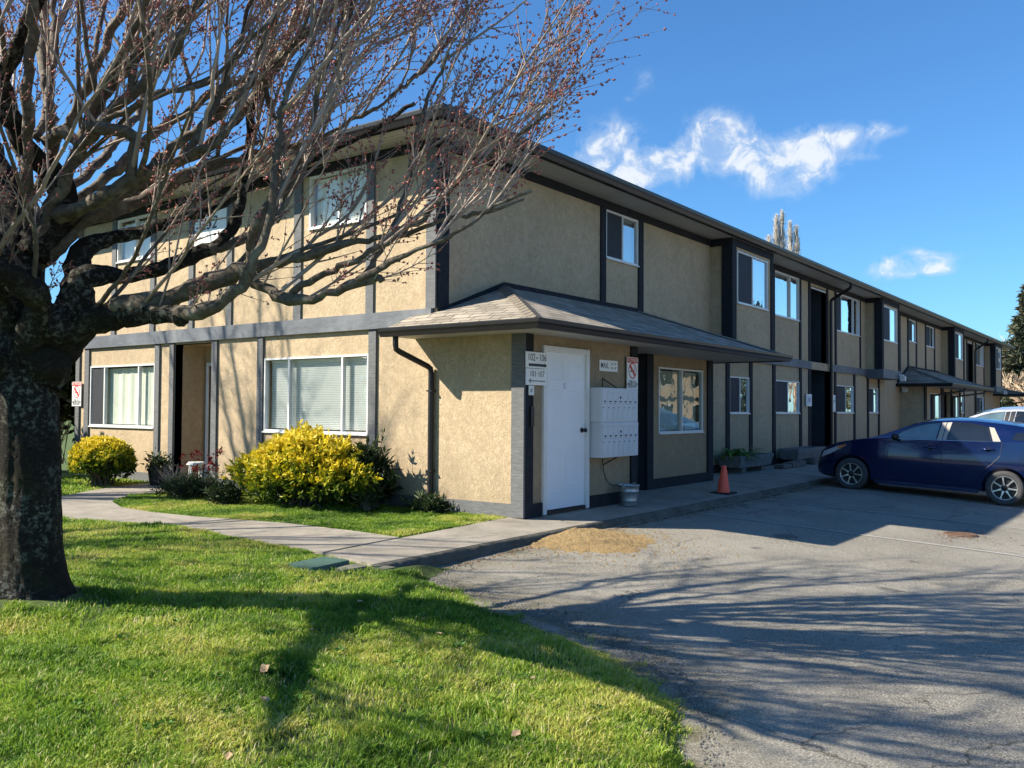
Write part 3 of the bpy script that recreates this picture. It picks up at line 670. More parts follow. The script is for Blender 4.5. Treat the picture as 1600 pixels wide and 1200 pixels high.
# downspouts
def spout(pts, r=0.032, parent=bld):
    P = [Vector(p) for p in pts]; q = [P[0]]
    for a, b, c in zip(P, P[1:], P[2:]):
        for t in (0.0, 0.5, 1.0):
            e = b.lerp(a, min(0.45, 0.07/(a-b).length)) if t == 0 else (b.lerp(c, min(0.45, 0.07/(c-b).length)) if t == 1 else (b*0.7+(a.lerp(b, 1-0.07/(a-b).length))*0.15+(b.lerp(c, 0.07/(c-b).length))*0.15))
            q.append(e)
    q.append(P[-1]); m = MB(); m.tube(q, r, 12); o = m.build('downspout', 'gutter', parent, smooth=False); return o
spout([(-0.58, 0.18, 2.25), (-0.58, 0.18, 2.08), (-0.05, 0.04, 1.86), (-0.05, 0.04, 0.05)], 0.038)
ds = spout([(16.82, -0.63, 4.95), (16.82, -0.63, 4.80), (16.82, -0.07, 4.48), (16.82, -0.07, 0.1)], 0.045)
spout([(40.3, -0.63, 4.95), (40.3, -0.63, 4.80), (40.3, -0.06, 4.4), (40.3, -0.06, 0.1)], 0.045)
m = MB()
for z in (0.5, 1.55): m.box(-0.092, -0.0, -0.005, 0.085, z, z+0.02)
m.build('downspout_strap', 'black_metal', bld)

# second annex, mirrored, further along
skirt_roof(24.62, 33.4, -1.75, 2.30, 2.95, 1.7, bld)
m = MB(); T2 = front(-0.80)
wall_panel(m, T2, 25.2, 31.9, -0.02, 2.22, [(26.0, 27.9, 0.93, 2.0), (30.2, 31.6, 0.93, 2.0), (28.5, 29.9, 0.0, 2.1)], 0.14)
m.quad((25.2, 0, 0), (25.2, -0.8, 0), (25.2, -0.8, 2.22), (25.2, 0, 2.22)); m.quad((31.9, -0.8, 0), (31.9, 0, 0), (31.9, 0, 2.22), (31.9, -0.8, 2.22))
m.build('annex_wall', 'stucco', bld, fix=False)
window(bld, T2, 26.0, 27.9, 0.93, 2.0, [26.95], 'glass_shade', (0,), 'v'); window(bld, T2, 30.2, 31.6, 0.93, 2.0, [30.9], 'glass_shade', (0,), 'v')
for a, b in ((25.17, 25.5), (27.95, 28.5), (29.9, 30.15), (31.65, 31.93)): board(bld, T2, a, b, 0, 2.22)
m = MB(); m.box(28.5, 29.9, -0.40, -0.38, 0, 2.1); m.build('door', 'dark_door', bld)
spout([(27.2, -1.78, 2.22), (27.2, -1.78, 2.1), (26.2, -0.86, 1.9), (26.2, -0.86, 0.0)], 0.035); spout([(31.6, -1.78, 2.22), (31.6, -1.78, 2.1), (30.0, -0.86, 1.9), (30.0, -0.86, 0.0)], 0.035)
# small porch at the far end
skirt_roof(46.2, 50.6, -1.6, 2.30, 2.65, 1.2, bld)
spout([(50.4, -1.62, 2.2), (50.4, -1.62, 2.0), (48.9, -0.2, 1.75), (48.9, -0.1, 0.0)], 0.04)
# wall lights (white boxes on brackets)
def wall_light(x, y, z):
    t = MB(); t.box(x-0.05, x+0.05, y-0.14, y, z, z+0.05); o = t.build('wall_light', 'white_frame', bld)
    t = MB(); t.prism([(x-0.08, z-0.17), (x+0.08, z-0.17), (x+0.10, z-0.005), (x-0.10, z-0.005)], y-0.20, y-0.04, 1); t.build('lamp_housing', 'white_paint', o, bevel=0.01)
wall_light(25.12, -0.05, 2.18); wall_light(22.6, -0.56, 2.5); wall_light(45.6, -0.56, 2.45)
# number placard boards (plain notice frames) beside the stair entry

# ================================================================== SIGNS AND MAILBOXES
def panel(T, a, b, z0, z1, w, mat='white_sign', t=0.006):
    m = MB(T); m.box(a, b, w, w+t, z0, z1); return m
def textT(T, u, z, w, mirror=1): return lambda x, y, zz: T(u+mirror*x, w+zz, z+y)
TS = front(YS)
s = thing('direction_sign', 'white sign reading 102 to 106 with a thick arrow pointing right', 'sign', (0.2, YS-0.04, 1.93))
panel(TS, -0.02, 0.455, 1.835, 2.035, 0.040).build('sign_board', 'white_sign', s)
text_part('lettering', '102', 0.125, textT(TS, 0.10, 1.965, 0.0465), 'ink', s, 0.85); text_part('lettering', '106', 0.125, textT(TS, 0.345, 1.965, 0.0465), 'ink', s, 0.85); text_part('lettering', 'to', 0.05, textT(TS, 0.222, 1.965, 0.0465), 'ink', s)
a = MB(TS); a.add([(u, 0.0475, z) for u, z in [(0.04, 1.857), (0.385, 1.857), (0.385, 1.843), (0.435, 1.874), (0.385, 1.905), (0.385, 1.891), (0.04, 1.891)]], [tuple(range(7))]); a.build('arrow', 'ink', s, fix=False)
s = thing('direction_sign', 'white sign reading 101-107 with a thin arrow pointing left, under the other arrow sign', 'sign', (0.2, YS-0.04, 1.72))
panel(TS, -0.015, 0.43, 1.625, 1.828, 0.038).build('sign_board', 'white_sign', s)
text_part('lettering', '101\u00b7107', 0.105, textT(TS, 0.225, 1.762, 0.0445), 'ink', s, 0.9)
a = MB(TS); a.add([(u, 0.0455, z) for u, z in [(0.40, 1.672), (0.40, 1.682), (0.075, 1.682), (0.095, 1.702), (0.082, 1.706), (0.045, 1.677), (0.082, 1.648), (0.095, 1.652), (0.075, 1.672)]], [tuple(range(9))]); a.build('arrow', 'ink', s, fix=False)
s = thing('number_tag', 'tiny white tag below the two arrow signs on the corner post', 'sign', (0.12, YS-0.04, 1.56))
panel(TS, 0.055, 0.165, 1.50, 1.618, 0.035).build('sign_board', 'white_sign', s); text_part('lettering', '#', 0.07, textT(TS, 0.11, 1.56, 0.0425), 'ink', s)
m = MB(TS); m.tube([(0.12, 0.05, 1.49), (0.13, 0.05, 1.3), (0.11, 0.05, 1.15)], 0.008, 6); m.box(0.08, 0.15, 0.035, 0.06, 1.12, 1.36); m.build('wiring_box', 'black_metal', s)
s = thing('mail_sign', 'white MAIL sign above the grey mailboxes', 'sign', (2.02, YS-0.02, 1.95))
panel(TS, 1.775, 2.275, 1.865, 2.02, 0.008).build('sign_board', 'white_sign', s)
text_part('lettering', 'MAIL', 0.112, textT(TS, 1.915, 1.942, 0.0145), 'ink', s, 0.88); text_part('lettering', '101 - 107', 0.042, textT(TS, 2.165, 1.972, 0.0145), 'ink', s, 0.85); text_part('lettering', '201 - 207', 0.042, textT(TS, 2.165, 1.913, 0.0145), 'ink', s, 0.85)
def no_smoking(T, a, b, z0, z1, w, label):
    s = thing('no_smoking_sign', label, 'sign', T((a+b)/2, w, (z0+z1)/2)); W = b-a; H = z1-z0; um = (a+b)/2
    panel(T, a, b, z0, z1, w).build('sign_board', 'white_sign', s)
    h = MB(T); h.box(a+0.008, b-0.008, w+0.006, w+0.0075, z1-0.17*H, z1-0.02*H); h.build('sign_header', 'red_ink', s)
    sg = 1 if T(1, 0, 0)[0] > 0.5 or T(1, 0, 0)[0] > T(0, 0, 0)[0] else -1
    text_part('lettering', 'NO SMOKING', 0.055*W/0.3, textT(T, um, z1-0.095*H, w+0.009, sg), 'white_sign', s, 0.9)
    r_ = 0.36*W; zc = z1-0.42*H; n = 36; rg = MB(T)
    vs = []; 
    for k in range(n):
        q = 2*math.pi*k/n; vs += [(um+r_*math.cos(q), w+0.0075, zc+r_*math.sin(q)), (um+r_*0.84*math.cos(q), w+0.0075, zc+r_*0.84*math.sin(q))]
    rg.add(vs, [(2*k, 2*((k+1) % n), 2*((k+1) % n)+1, 2*k+1) for k in range(n)])
    c = 0.7071*r_*0.9; e = 0.05*W; rg.add([(um-sg*(c+e), w+0.0078, zc+c-e), (um-sg*(c-e), w+0.0078, zc+c+e), (um+sg*(c+e), w+0.0078, zc-c+e), (um+sg*(c-e), w+0.0078, zc-c-e)], [(0, 1, 2, 3)])
    rg.build('prohibition_ring', 'red_ink', s, fix=False)
    cg = MB(T); cg.box(um-0.2*W, um+0.14*W, w+0.006, w+0.0068, zc-0.055*W, zc+0.01*W); cg.box(um+0.16*W, um+0.2*W, w+0.006, w+0.0068, zc-0.055*W, zc+0.01*W)
    cg.tube([(um+0.18*W, w+0.0065, zc+0.02*W), (um+0.14*W, w+0.0065, zc+0.07*W), (um+0.18*W, w+0.0065, zc+0.12*W), (um+0.13*W, w+0.0065, zc+0.18*W)], 0.012*W, 4); cg.build('cigarette_symbol', 'ink', s)
    for i, t in enumerate(('THIS IS A', 'SMOKE FREE', 'BUILDING')):
        text_part('lettering', t, 0.050*W/0.3, textT(T, um, z0+H*(0.235-0.075*i), w+0.0075, sg), 'ink', s)
no_smoking(TS, 2.50, 2.83, 1.625, 2.095, 0.034, 'no smoking sign on the dark board right above the mailboxes')
no_smoking(TE, 9.06, 9.40, 1.33, 1.80, 0.037, 'sunlit no smoking sign at the far left corner of the building')
s = thing('unit_plaque', 'small framed white unit number plaque left of the stair entry', 'sign', (14.95, -0.03, 1.62))
panel(TF, 14.72, 15.16, 1.45, 1.77, 0.034, t=0.02).build('sign_board', 'white_sign', s); panel(TF, 14.78, 15.10, 1.50, 1.72, 0.055, t=0.002).build('plaque_face', 'mailbox_paint', s)
text_part('lettering', '102', 0.15, textT(TF, 14.94, 1.61, 0.059), 'blue_ink', s)
s = thing('unit_plaque', 'narrow white plaque right of the stair entry behind the downspout', 'sign', (17.1, -0.03, 1.55))
panel(TF, 17.03, 17.27, 1.30, 1.78, 0.034, t=0.02).build('sign_board', 'white_sign', s)
text_part('lettering', '103', 0.1, textT(TF, 17.15, 1.6, 0.056), 'ink', s)
s = thing('address_plaque', 'white address plaque with italic black numerals high on the sunlit end wall', 'sign', (-0.03, 5.0, 4.3))
m = MB(TE); m.add([(u, w_, z) for w_ in (0.0, 0.03) for u, z in [(4.56, 3.98), (5.44, 3.98), (5.44, 4.42), (5.30, 4.52), (5.10, 4.60), (4.85, 4.64), (4.56, 4.64)]], [tuple(range(7))[::-1], tuple(range(7, 14))]+[(i, (i+1) % 7, 7+(i+1) % 7, 7+i) for i in range(7)])
m.build('sign_board', 'white_sign', s)
vs, fs = text_mesh('252', 0.30, textT(TE, 5.02, 4.38, 0.034, -1), sx=1.0); m = MB(); m.add([(p[0], p[1]-0.25*(p[2]-4.38), p[2]) for p in vs], fs); m.build('lettering', 'ink', s, fix=False)

# two steel mailbox cabinets, one above the other
MX0, MX1, MY = 1.50, 2.535, -1.63
def mailbox(z0, z1, label, odd, jit):
    t = thing('mailbox_cabinet', label, 'mailbox', ((MX0+MX1)/2, -1.53, z0)); T = front(MY)
    b = MB(); b.box(MX0+jit, MX1+jit, MY, YS-0.002, z0, z1); b.build('cabinet', 'mailbox_paint', t, bevel=0.004)
    n = 7; W = (MX1-MX0-0.05)/n
    for k in range(n):
        a = MX0+jit+0.025+k*W; c = a+W
        d = MB(T); d.box(a+0.003, c-0.003, 0.0, 0.009, z0+0.035, z1-0.06)
        dd = d.build('mailbox_door', 'mailbox_paint', t, bevel=0.0015)
        h = MB(T); h.box(a+W*0.32, c-W*0.30, 0.009, 0.0125, z1-0.195, z1-0.177); h.box(a+W*0.45, a+W*0.52, 0.009, 0.012, z1-0.222, z1-0.206); h.tube([(a+W*0.22, 0.008, z1-0.27), (a+W*0.22, 0.014, z1-0.27)], 0.009, 10)
        if k == odd: h.tube([(a+W*0.5, 0.008, z1-0.13), (a+W*0.5, 0.012, z1-0.13)], 0.020, 12)
        h.build('lock', 'black_metal', dd)
    m = MB(T); m.box(MX0+jit+0.02, MX1+jit-0.02, 0.0, 0.012, z1-0.055, z1-0.02); m.build('top_rail', 'mailbox_paint', t)
    return t
ZM = 1.155
mt = mailbox(ZM+0.003, 1.625, 'upper grey steel mailbox cabinet with seven narrow doors', 3, 0.0)
mailbox(0.675, ZM, 'lower grey steel mailbox cabinet with seven narrow doors', 3, 0.012)
s = thing('mailbox_bracket', 'black steel strut and cable above and below the mailbox cabinets', 'bracket', (1.85, -1.47, 1.15))
m = MB(); m.tube([(1.83, -1.46, 1.63), (1.83, -1.46, 1.76), (2.06, -1.56, 1.627)], 0.009, 6); m.tube([(2.04, -1.58, 0.672), (1.83, -1.47, 0.56), (1.83, -1.46, 0.68)], 0.009, 6); m.build('strut', 'black_metal', s)
m = MB(); m.tube([(1.83, -1.47, 0.56), (1.84, -1.475, 0.48), (1.88, -1.475, 0.40), (1.93, -1.48, 0.33), (2.02, -1.50, 0.27), (2.12, -1.56, 0.27)], 0.007, 6); m.build('cable', 'black_metal', s)
# ceiling lamp stub under the annex eave (left)
m = MB(); m.box(-0.50, -0.42, 0.16, 0.22, 2.22, 2.275); 

# ================================================================== GROUND SETTING
def grid_mesh(name, xs, ys, zf, mat, keep=None, colfn=None):
    X, Y = np.meshgrid(xs, ys, indexing='ij'); Zv = zf(X, Y); nx, ny = X.shape
    idx = np.arange(nx*ny).reshape(nx, ny)
    F = np.stack([idx[:-1, :-1], idx[1:, :-1], idx[1:, 1:], idx[:-1, 1:]], -1).reshape(-1, 4)
    if keep is not None:
        cx = (X[:-1, :-1]+X[1:, 1:])/2; cy = (Y[:-1, :-1]+Y[1:, 1:])/2; F = F[keep(cx, cy).ravel()]
    V = np.stack([X, Y, Zv], -1).reshape(-1, 3)
    used = np.unique(F); rm = -np.ones(len(V), int); rm[used] = np.arange(len(used))
    Fn = rm[F]; Vn = V[used]
    me = np_mesh(name, Vn, Fn, mat, smooth=True, rnd=(colfn(Vn[:, 0], Vn[:, 1]) if colfn else None), layer='edge')
    return me
# outline of lawn against the asphalt (x as a function of y)
EDGE = np.array([(-2.30, -2.36), (-2.5, -2.95), (-3.3, -3.25), (-4.1, -3.42), (-4.8, -3.62), (-5.33, -3.95), (-5.62, -4.23), (-5.85, -4.62), (-6.1, -5.1), (-7.0, -6.4), (-9, -9.0), (-14, -15)])[::-1]
def edge_x(y): return np.interp(y, EDGE[:, 0], EDGE[:, 1])
def lawn_z(x, y):
    z = np.where(y < -1.2, 0.05*(y+1.2), 0.0)
    z = z+0.010*np.sin(x*2.1+y*1.3)+0.008*np.sin(x*0.9-y*2.3)
    z = z+0.09*np.exp(-((x+5.85)**2+(y+1.4)**2)/0.35)
    d = np.clip((edge_x(y)-x)/0.5, 0, 1)
    rz = -0.135+0.05*(y+2.4)
    return np.where(y < -2.2, np.where(d < 1, (rz-0.015)+(z-rz+0.015)*(d*d*(3-2*d)), z), z)-0.026
gb = grid_mesh('ground', np.array([-400, -60, -20, 0, 60, 400.]), np.array([-400, -60, -20, 0, 40, 400.]), lambda x, y: np.where((x > -21) & (y > -21) & (x < 100) & (y < 100), -0.0, 0.0)+np.where(y < -19, -1.15, -0.9)*1.0, 'lawn_soil'); tag(gb, kind='structure')
xs = np.concatenate([np.linspace(-40, -6.4, 40), np.arange(-6.35, 0.6, 0.05)]); ys = np.concatenate([np.linspace(-30, -7.6, 30), np.arange(-7.5, 3, 0.05), np.linspace(3.1, 60, 60)])
def lawn_keep(x, y):
    road = (y < -2.33) & (x > edge_x(y)+0.04)
    walk = (x > -3.17) & (x < 0.3) & (y > -2.3) & (y < -1.35)
    return ~(road | walk | ((x > 0.02) & (y < YE)))
lw = grid_mesh('lawn', xs, ys, lawn_z, 'lawn_soil', lawn_keep); tag(lw, kind='structure')
xs = np.concatenate([np.linspace(-30, -7.1, 20), np.arange(-7.0, 12, 0.10), np.linspace(12.3, 120, 60)]); ys = np.concatenate([np.linspace(-60, -9.2, 40), np.arange(-9.1, -1.95, 0.10)])
def rz_(x, y):
    y2 = np.maximum(y, -9); z = -0.135+0.05*(y2+2.4)-np.clip(-9-y, 0, 60)*0.004
    z = z+0.010*np.sin(x*0.9+0.5)*np.sin(y*1.3)-0.045*np.exp(-((x+2.7)**2)/1.6-((y+2.4)**2)/0.5)
    return z
def road_col(x, y):
    d = np.clip(1-(x-edge_x(y))/0.9, 0, 1)*(y < -2.3); k = np.clip(1-(-2.2-y)/0.5, 0, 1)*(x > -3.5); return np.maximum(d, k*0.8)
rd = grid_mesh('parking_lot', xs, ys, rz_, 'asphalt', lambda x, y: x > edge_x(y)-0.5, road_col); tag(rd, kind='structure')

# concrete: front walk and garden path as slabs
def slab(name, poly, thick=0.12, zf=side_z, mat='concrete', bev=0.012):
    bm = bmesh.new(); vs = [bm.verts.new((x, y, zf(y))) for x, y in poly]; f = bm.faces.new(vs)
    if f.normal.z < 0: f.normal_flip()
    r_ = bmesh.ops.extrude_face_region(bm, geom=[f]); top = [g for g in r_['geom'] if isinstance(g, bmesh.types.BMVert)]
    for v in vs: v.co.z -= thick
    bmesh.ops.recalc_face_normals(bm, faces=bm.faces)
    ed = [e for e in bm.edges if all(v in top for v in e.verts)]
    bmesh.ops.bevel(bm, geom=ed, offset=bev, segments=2, affect='EDGES')
    me = bpy.data.meshes.new(name); bm.to_mesh(me); bm.free(); o = link(name, me, None, mat); tag(o, kind='structure'); return o
slab('sidewalk', [(-3.235, -2.13), (-3.19, -1.46), (-2.045, -1.37), (-0.42, -1.24), (-0.05, -1.24), (-0.05, -1.2), (0.3, -1.2), (0.3, -2.13)], 0.16)
for a, b in ((0.31, 3.4), (3.41, 6.5), (6.51, 9.6), (9.61, 14.0), (14.01, 20), (20.01, 30), (30.01, 52)): slab('sidewalk', [(a, -2.13), (b, -2.13), (b, -1.2), (a, -1.2)], 0.16)
slab('sidewalk', [(0.305, -1.195), (52, -1.195), (52, 0.1), (0.305, 0.1)], 0.16, lambda y: -0.001)
P_ = [(-3.185, -1.44), (-3.12, -0.17), (-3.07, 1.14), (-3.2, 1.96), (-3.4, 2.93), (-3.9, 4.2), (-4.9, 6.3), (-6.5, 9), (-8, 11.2), (-7.0, 11.9), (-5.2, 9.4), (-3.6, 7.2), (-2.13, 5.44), (-1.47, 5.94), (-0.87, 6.3), (-0.33, 6.5), (-0.04, 6.5), (-0.04, 4.9), (-0.76, 4.94), (-1.56, 4.62), (-2.13, 4.1), (-2.44, 3.3), (-2.47, 2.54), (-2.38, 1.71), (-2.22, 1.0), (-2.09, 0.4), (-2.06, -0.73), (-2.05, -1.35)]
slab('path', P_, 0.10)
slab('doorstep', [(-0.04, 4.9), (-0.04, 6.0), (0.6, 6.0), (0.6, 4.9)], 0.1, lambda y: 0.012)

# kerb: rough-faced and stained, cast along the walk
def kerb(x0, x1, label=None):
    n = int((x1-x0)/0.035); P = [(0.0, 0), (-0.018, 0.0), (-0.045, -0.012), (-0.062, -0.035), (-0.078, -0.07), (-0.090, -0.11), (-0.11, -0.16), (-0.14, -0.26)]
    V = []; 
    for i in range(n+1):
        x = x0+(x1-x0)*i/n
        big = math.sin(x*2.3)*0.012+math.sin(x*5.1+1)*0.008
        for j, (dy, dz) in enumerate(P):
            jit = (random.gauss(0, 1)*0.007 if j > 1 else 0)
            chip = -0.03*max(0, math.sin(x*3.7)*math.sin(x*1.31+0.4)-0.45) if j in (2, 3) else 0
            V.append((x+random.gauss(0, 0.002), -2.13+dy+big*(j/7)+jit+chip*-0.6, side_z(-2.13)-0.002+dz+random.gauss(0, 1)*(0.003 if j > 0 else 0)+chip))
    k = len(P); F = [(i*k+j, (i+1)*k+j, (i+1)*k+j+1, i*k+j+1) for i in range(n) for j in range(k-1)]
    o = np_mesh('kerb', V, F, 'kerb_concrete'); tag(o, kind='structure'); return o
kerb(-3.24, 12); kerb(12, 50)
m = MB(); m.box(-3.26, -3.10, -2.3, -1.46, -0.3, -0.065); o = m.build('kerb', 'kerb_concrete'); tag(o, kind='structure')

# painted stall lines
for i, x in enumerate((2.95, 5.5, 8.15, 10.85, 13.5, 16.1, 18.8, 21.4, 24)):
    ys_ = np.arange(-2.42, -7.0, -0.12); V = []
    for y in ys_:
        xx = x+0.01*math.sin(y*3+i); z = float(rz_(np.array(xx), np.array(y)))+0.006; V += [(xx-0.035, y, z), (xx+0.035, y, z)]
    F = [(2*k, 2*k+1, 2*k+3, 2*k+2) for k in range(len(ys_)-1)]
    o = np_mesh('road_marking', V, F, 'road_paint'); tag(o, kind='structure')

# ---- grass blades
def inside(px, py, poly):
    c = np.zeros(px.shape, bool); n = len(poly)
    for i in range(n):
        x1, y1 = poly[i]; x2, y2 = poly[(i+1) % n]
        hit = ((y1 > py) != (y2 > py)) & (px < (x2-x1)*(py-y1)/(y2-y1+1e-12)+x1); c ^= hit
    return c
PATHP = P_
def vnoise(x, y, s, seed):
    r_ = np.random.default_rng(seed); t = r_.random((64, 64)); X = x*s; Y = y*s
    xi = np.floor(X).astype(int); yi = np.floor(Y).astype(int); fx = X-xi; fy = Y-yi; fx = fx*fx*(3-2*fx); fy = fy*fy*(3-2*fy)
    g = lambda a, b: t[a % 64, b % 64]
    return (g(xi, yi)*(1-fx)+g(xi+1, yi)*fx)*(1-fy)+(g(xi, yi+1)*(1-fx)+g(xi+1, yi+1)*fx)*fy
def grass(name, px, py, hmin, hmax, width, label):
    n = len(px); z = lawn_z(px, py)
    cl = vnoise(px, py, 7, 1)*0.55+vnoise(px, py, 19, 2)*0.45; big = vnoise(px, py, 1.6, 3)
    h = (hmin+(hmax-hmin)*rng.random(n))*(0.50+0.9*cl)*(1+0.8*np.clip(vnoise(px, py, 9, 41)-0.72, 0, 1)*4)
    a = rng.random(n)*2*np.pi; lean = (0.25+0.75*rng.random(n))*h; la = a+rng.normal(0, 0.5, n)+vnoise(px, py, 4, 5)*3
    wx, wy = np.cos(a)*width, np.sin(a)*width; w = width*(0.6+0.8*rng.random(n))/width; wx *= w; wy *= w
    lx, ly = np.cos(la)*lean, np.sin(la)*lean
    V = np.empty((n, 5, 3), np.float32)
    V[:, 0] = np.stack([px-wx, py-wy, z], 1); V[:, 1] = np.stack([px+wx, py+wy, z], 1)
    V[:, 2] = np.stack([px+wx*0.75+lx*0.35, py+wy*0.75+ly*0.35, z+h*0.62], 1); V[:, 3] = np.stack([px-wx*0.75+lx*0.35, py-wy*0.75+ly*0.35, z+h*0.62], 1)
    V[:, 4] = np.stack([px+lx, py+ly, z+h*(0.95-0.25*rng.random(n))], 1)
    b = (np.arange(n)*5)[:, None]
    F3 = np.concatenate([b+np.array([[0, 1, 2]]), b+np.array([[0, 2, 3]]), b+np.array([[3, 2, 4]])])
    c = np.clip(0.25+0.36*rng.random(n)+0.62*(big-0.45)+0.30*(vnoise(px, py, 5, 31)-0.5)+0.2*(cl-0.5), 0, 0.87); c = np.where(rng.random(n) < 0.035+0.06*(big > 0.62), 0.9+0.1*rng.random(n), c)
    o = np_mesh(name, V.reshape(-1, 3), F3, 'grass_blade', rnd=np.repeat(c, 5)); tag(o, label, 'grass', kind='stuff'); return o
def scatter(n, x0, x1, y0, y1): return x0+(x1-x0)*rng.random(n), y0+(y1-y0)*rng.random(n)
CAM = np.array([-8.7666, -7.7654, 1.3316])
def in_view(px, py, m=1.06):
    dx = px-CAM[0]; dy = py-CAM[1]; f = 0.8024*dx+0.5961*dy; r_ = 0.5962*dx-0.8028*dy
    return (f > 2.2) & (np.abs(r_/np.maximum(f, 0.1)) < 0.58*m) 
px, py = scatter(1500000, -8.2, -2.9, -7.0, 4.5)
f_ = 0.8024*(px-CAM[0])+0.5961*(py-CAM[1])
k = in_view(px, py, 1.1) & (px < edge_x(py)-0.09+0.12*vnoise(px, py, 5, 8)+0.11*vnoise(px, py, 17, 9)) & (rng.random(len(px)) < np.clip((4.6/np.maximum(f_, 0.1))**1.3, 0.12, 1)) & ~inside(px, py, PATHP) & ~((px > -3.27) & (py < -1.3) & (py > -2.4)) & (f_ < 11)
k &= ~((px > -3.80) & (px < -3.3) & (py > -2.08) & (py < -1.62)) & (((px+5.8)**2+(py+1.35)**2) > (0.27+0.25*vnoise(px, py, 8, 51))**2)
bare = vnoise(px, py, 2.3, 21)*0.5+vnoise(px, py, 6, 22)*0.5
k &= ~((bare > 0.62) & (rng.random(len(px)) < 0.75)) & (rng.random(len(px)) < 0.55+0.6*vnoise(px, py, 14, 23))
grass('grass', px[k], py[k], 0.018, 0.054, 0.0030, 'short bright green lawn grass of the foreground')
px, py = scatter(330000, -3.2, -0.02, -1.3, 5.2)
k = ~inside(px, py, PATHP) & ~((px > -3.24) & (py < -1.38+(px+2.045)*0.08) & (px < 0))
grass('grass', px[k], py[k], 0.02, 0.05, 0.004, 'grass island between the path and the end wall')
px, py = scatter(60000, -6, -0.02, 4.4, 12)
k = ~inside(px, py, PATHP)
grass('grass', px[k], py[k], 0.03, 0.07, 0.008, 'grass strip beyond the path at the left of the building')

# ================================================================== SMALL THINGS ON THE GROUND
def noise3(v, s, a):
    return a*(math.sin(v[0]*s+1.3)*math.sin(v[1]*s*1.17+0.4)+math.sin(v[2]*s*0.93+2)*math.sin((v[0]+v[1])*s*0.7))
# sawdust heap against the kerb
cx, cy = -0.22, -2.30; n1_, n2_ = 90, 70; V = []; F = []
xs = np.linspace(-1.25, 0.95, n1_); ys = np.linspace(-3.55, -1.98, n2_)
X, Y = np.meshgrid(xs, ys, indexing='ij'); r_ = np.sqrt(((X-cx)/1.0)**2+((Y-cy)/np.where(Y < cy, 1.10, 0.28))**2); r_ = r_+0.16*(vnoise(X, Y, 3.1, 11)-0.5)+0.10*(vnoise(X, Y, 9, 12)-0.5)
base = np.where(Y > -2.16, -0.047, rz_(X, Y)+0.0); h = np.clip(1-r_, -0.06, 1)
H = base-0.014+0.145*np.clip(h, -0.1, 1)**1.0*np.where(h > 0, h**0.25, 1)*np.where(Y > -2.16, 0.22, 1.0)*0.85+0.016*(vnoise(X, Y, 22, 13)-0.5)+0.008*(vnoise(X, Y, 60, 14)-0.5)
H = np.where(h <= 0, base-0.03, H)
idx = np.arange(n1_*n2_).reshape(n1_, n2_); F = np.stack([idx[:-1, :-1], idx[1:, :-1], idx[1:, 1:], idx[:-1, 1:]], -1).reshape(-1, 4)
o = np_mesh('sawdust_heap', np.stack([X, Y, H], -1), F, 'sawdust', smooth=True); tag(o, 'low yellow heap of sawdust spilled over the kerb edge onto the asphalt', 'sawdust heap', kind='stuff')
# crumbs scattered round it
def crumbs(name, n, fn, size, mat, label, cat):
    P = np.array([fn() for _ in range(n)]); s = size*(0.4+rng.random(n)); o4 = np.array([[1, 0, 0], [-0.5, 0.87, 0], [-0.5, -0.87, 0], [0, 0, 1.0]])
    V = P[:, None, :]+o4[None]*s[:, None, None]*(0.6+0.8*rng.random((n, 1, 3))); b = (np.arange(n)*4)[:, None]
    F = np.concatenate([b+np.array([q]) for q in ([0, 1, 3], [1, 2, 3], [2, 0, 3])]); o = np_mesh(name, V.reshape(-1, 3), F, mat); tag(o, label, cat, kind='stuff'); return o
def f1():
    a = random.random()*6.28; r_ = 0.7+abs(random.gauss(0, 0.5)); x = cx+r_*math.cos(a); y = min(-2.27, cy-abs(r_*math.sin(a))*1.05); return (x, y, float(rz_(np.array(x), np.array(y)))+0.001)
crumbs('sawdust_crumbs', 900, f1, 0.009, 'sawdust', 'loose crumbs of sawdust round the heap on the asphalt', 'sawdust')
def f2():
    y = -2.3-random.random()*4.7; x = float(edge_x(y))+0.02+abs(random.gauss(0, 0.16)); return (x, y, float(rz_(np.array(x), np.array(y)))+0.001)
crumbs('edge_gravel', 2200, f2, 0.009, 'stone', 'loose grit and dirt along the lawn edge of the asphalt', 'grit')
def f3():
    x = -3.0+random.random()*15; y = -2.28-abs(random.gauss(0, 0.05)); return (x, y, float(rz_(np.array(x), np.array(y)))+0.001)
crumbs('kerb_debris', 1500, f3, 0.010, 'rust', 'dead leaf crumbs and grit in the gutter line of the kerb', 'debris')
def f5():
    x = -4+random.random()*11; y = -2.4-random.random()*6; return (x, y, float(rz_(np.array(x), np.array(y)))+0.0005)
crumbs('parking_lot_grit', 3500, f5, 0.006, 'stone', 'pale grit lying loose all over the asphalt of the car park', 'grit')
# traffic cone
t = thing('traffic_cone', 'faded red-orange traffic cone with a black base standing near the kerb', 'traffic cone', (5.0, -1.88, -0.036))
m = MB(); prof = [(0.105, 0.02), (0.098, 0.05), (0.088, 0.14), (0.079, 0.215), (0.070, 0.235), (0.068, 0.26), (0.052, 0.36), (0.040, 0.43), (0.036, 0.455), (0.030, 0.458), (0.030, 0.43)]
m.lathe(prof, (5.0, -1.88, -0.036), 26); me = m.build('cone_body', 'cone_red', t, smooth=True)
for v in me.data.vertices:
    k = max(0, (v.co.z+0.036-0.22)); v.co.x += 0.05*k+0.006*math.sin(v.co.z*40); v.co.y -= 0.02*k
m = MB(); m.prism([(4.84, -2.05), (5.16, -2.05), (5.18, -2.03), (5.18, -1.73), (5.16, -1.71), (4.84, -1.71), (4.82, -1.73), (4.82, -2.03)], -0.042, -0.014, 2); m.build('cone_base', 'cone_base', t, bevel=0.004)
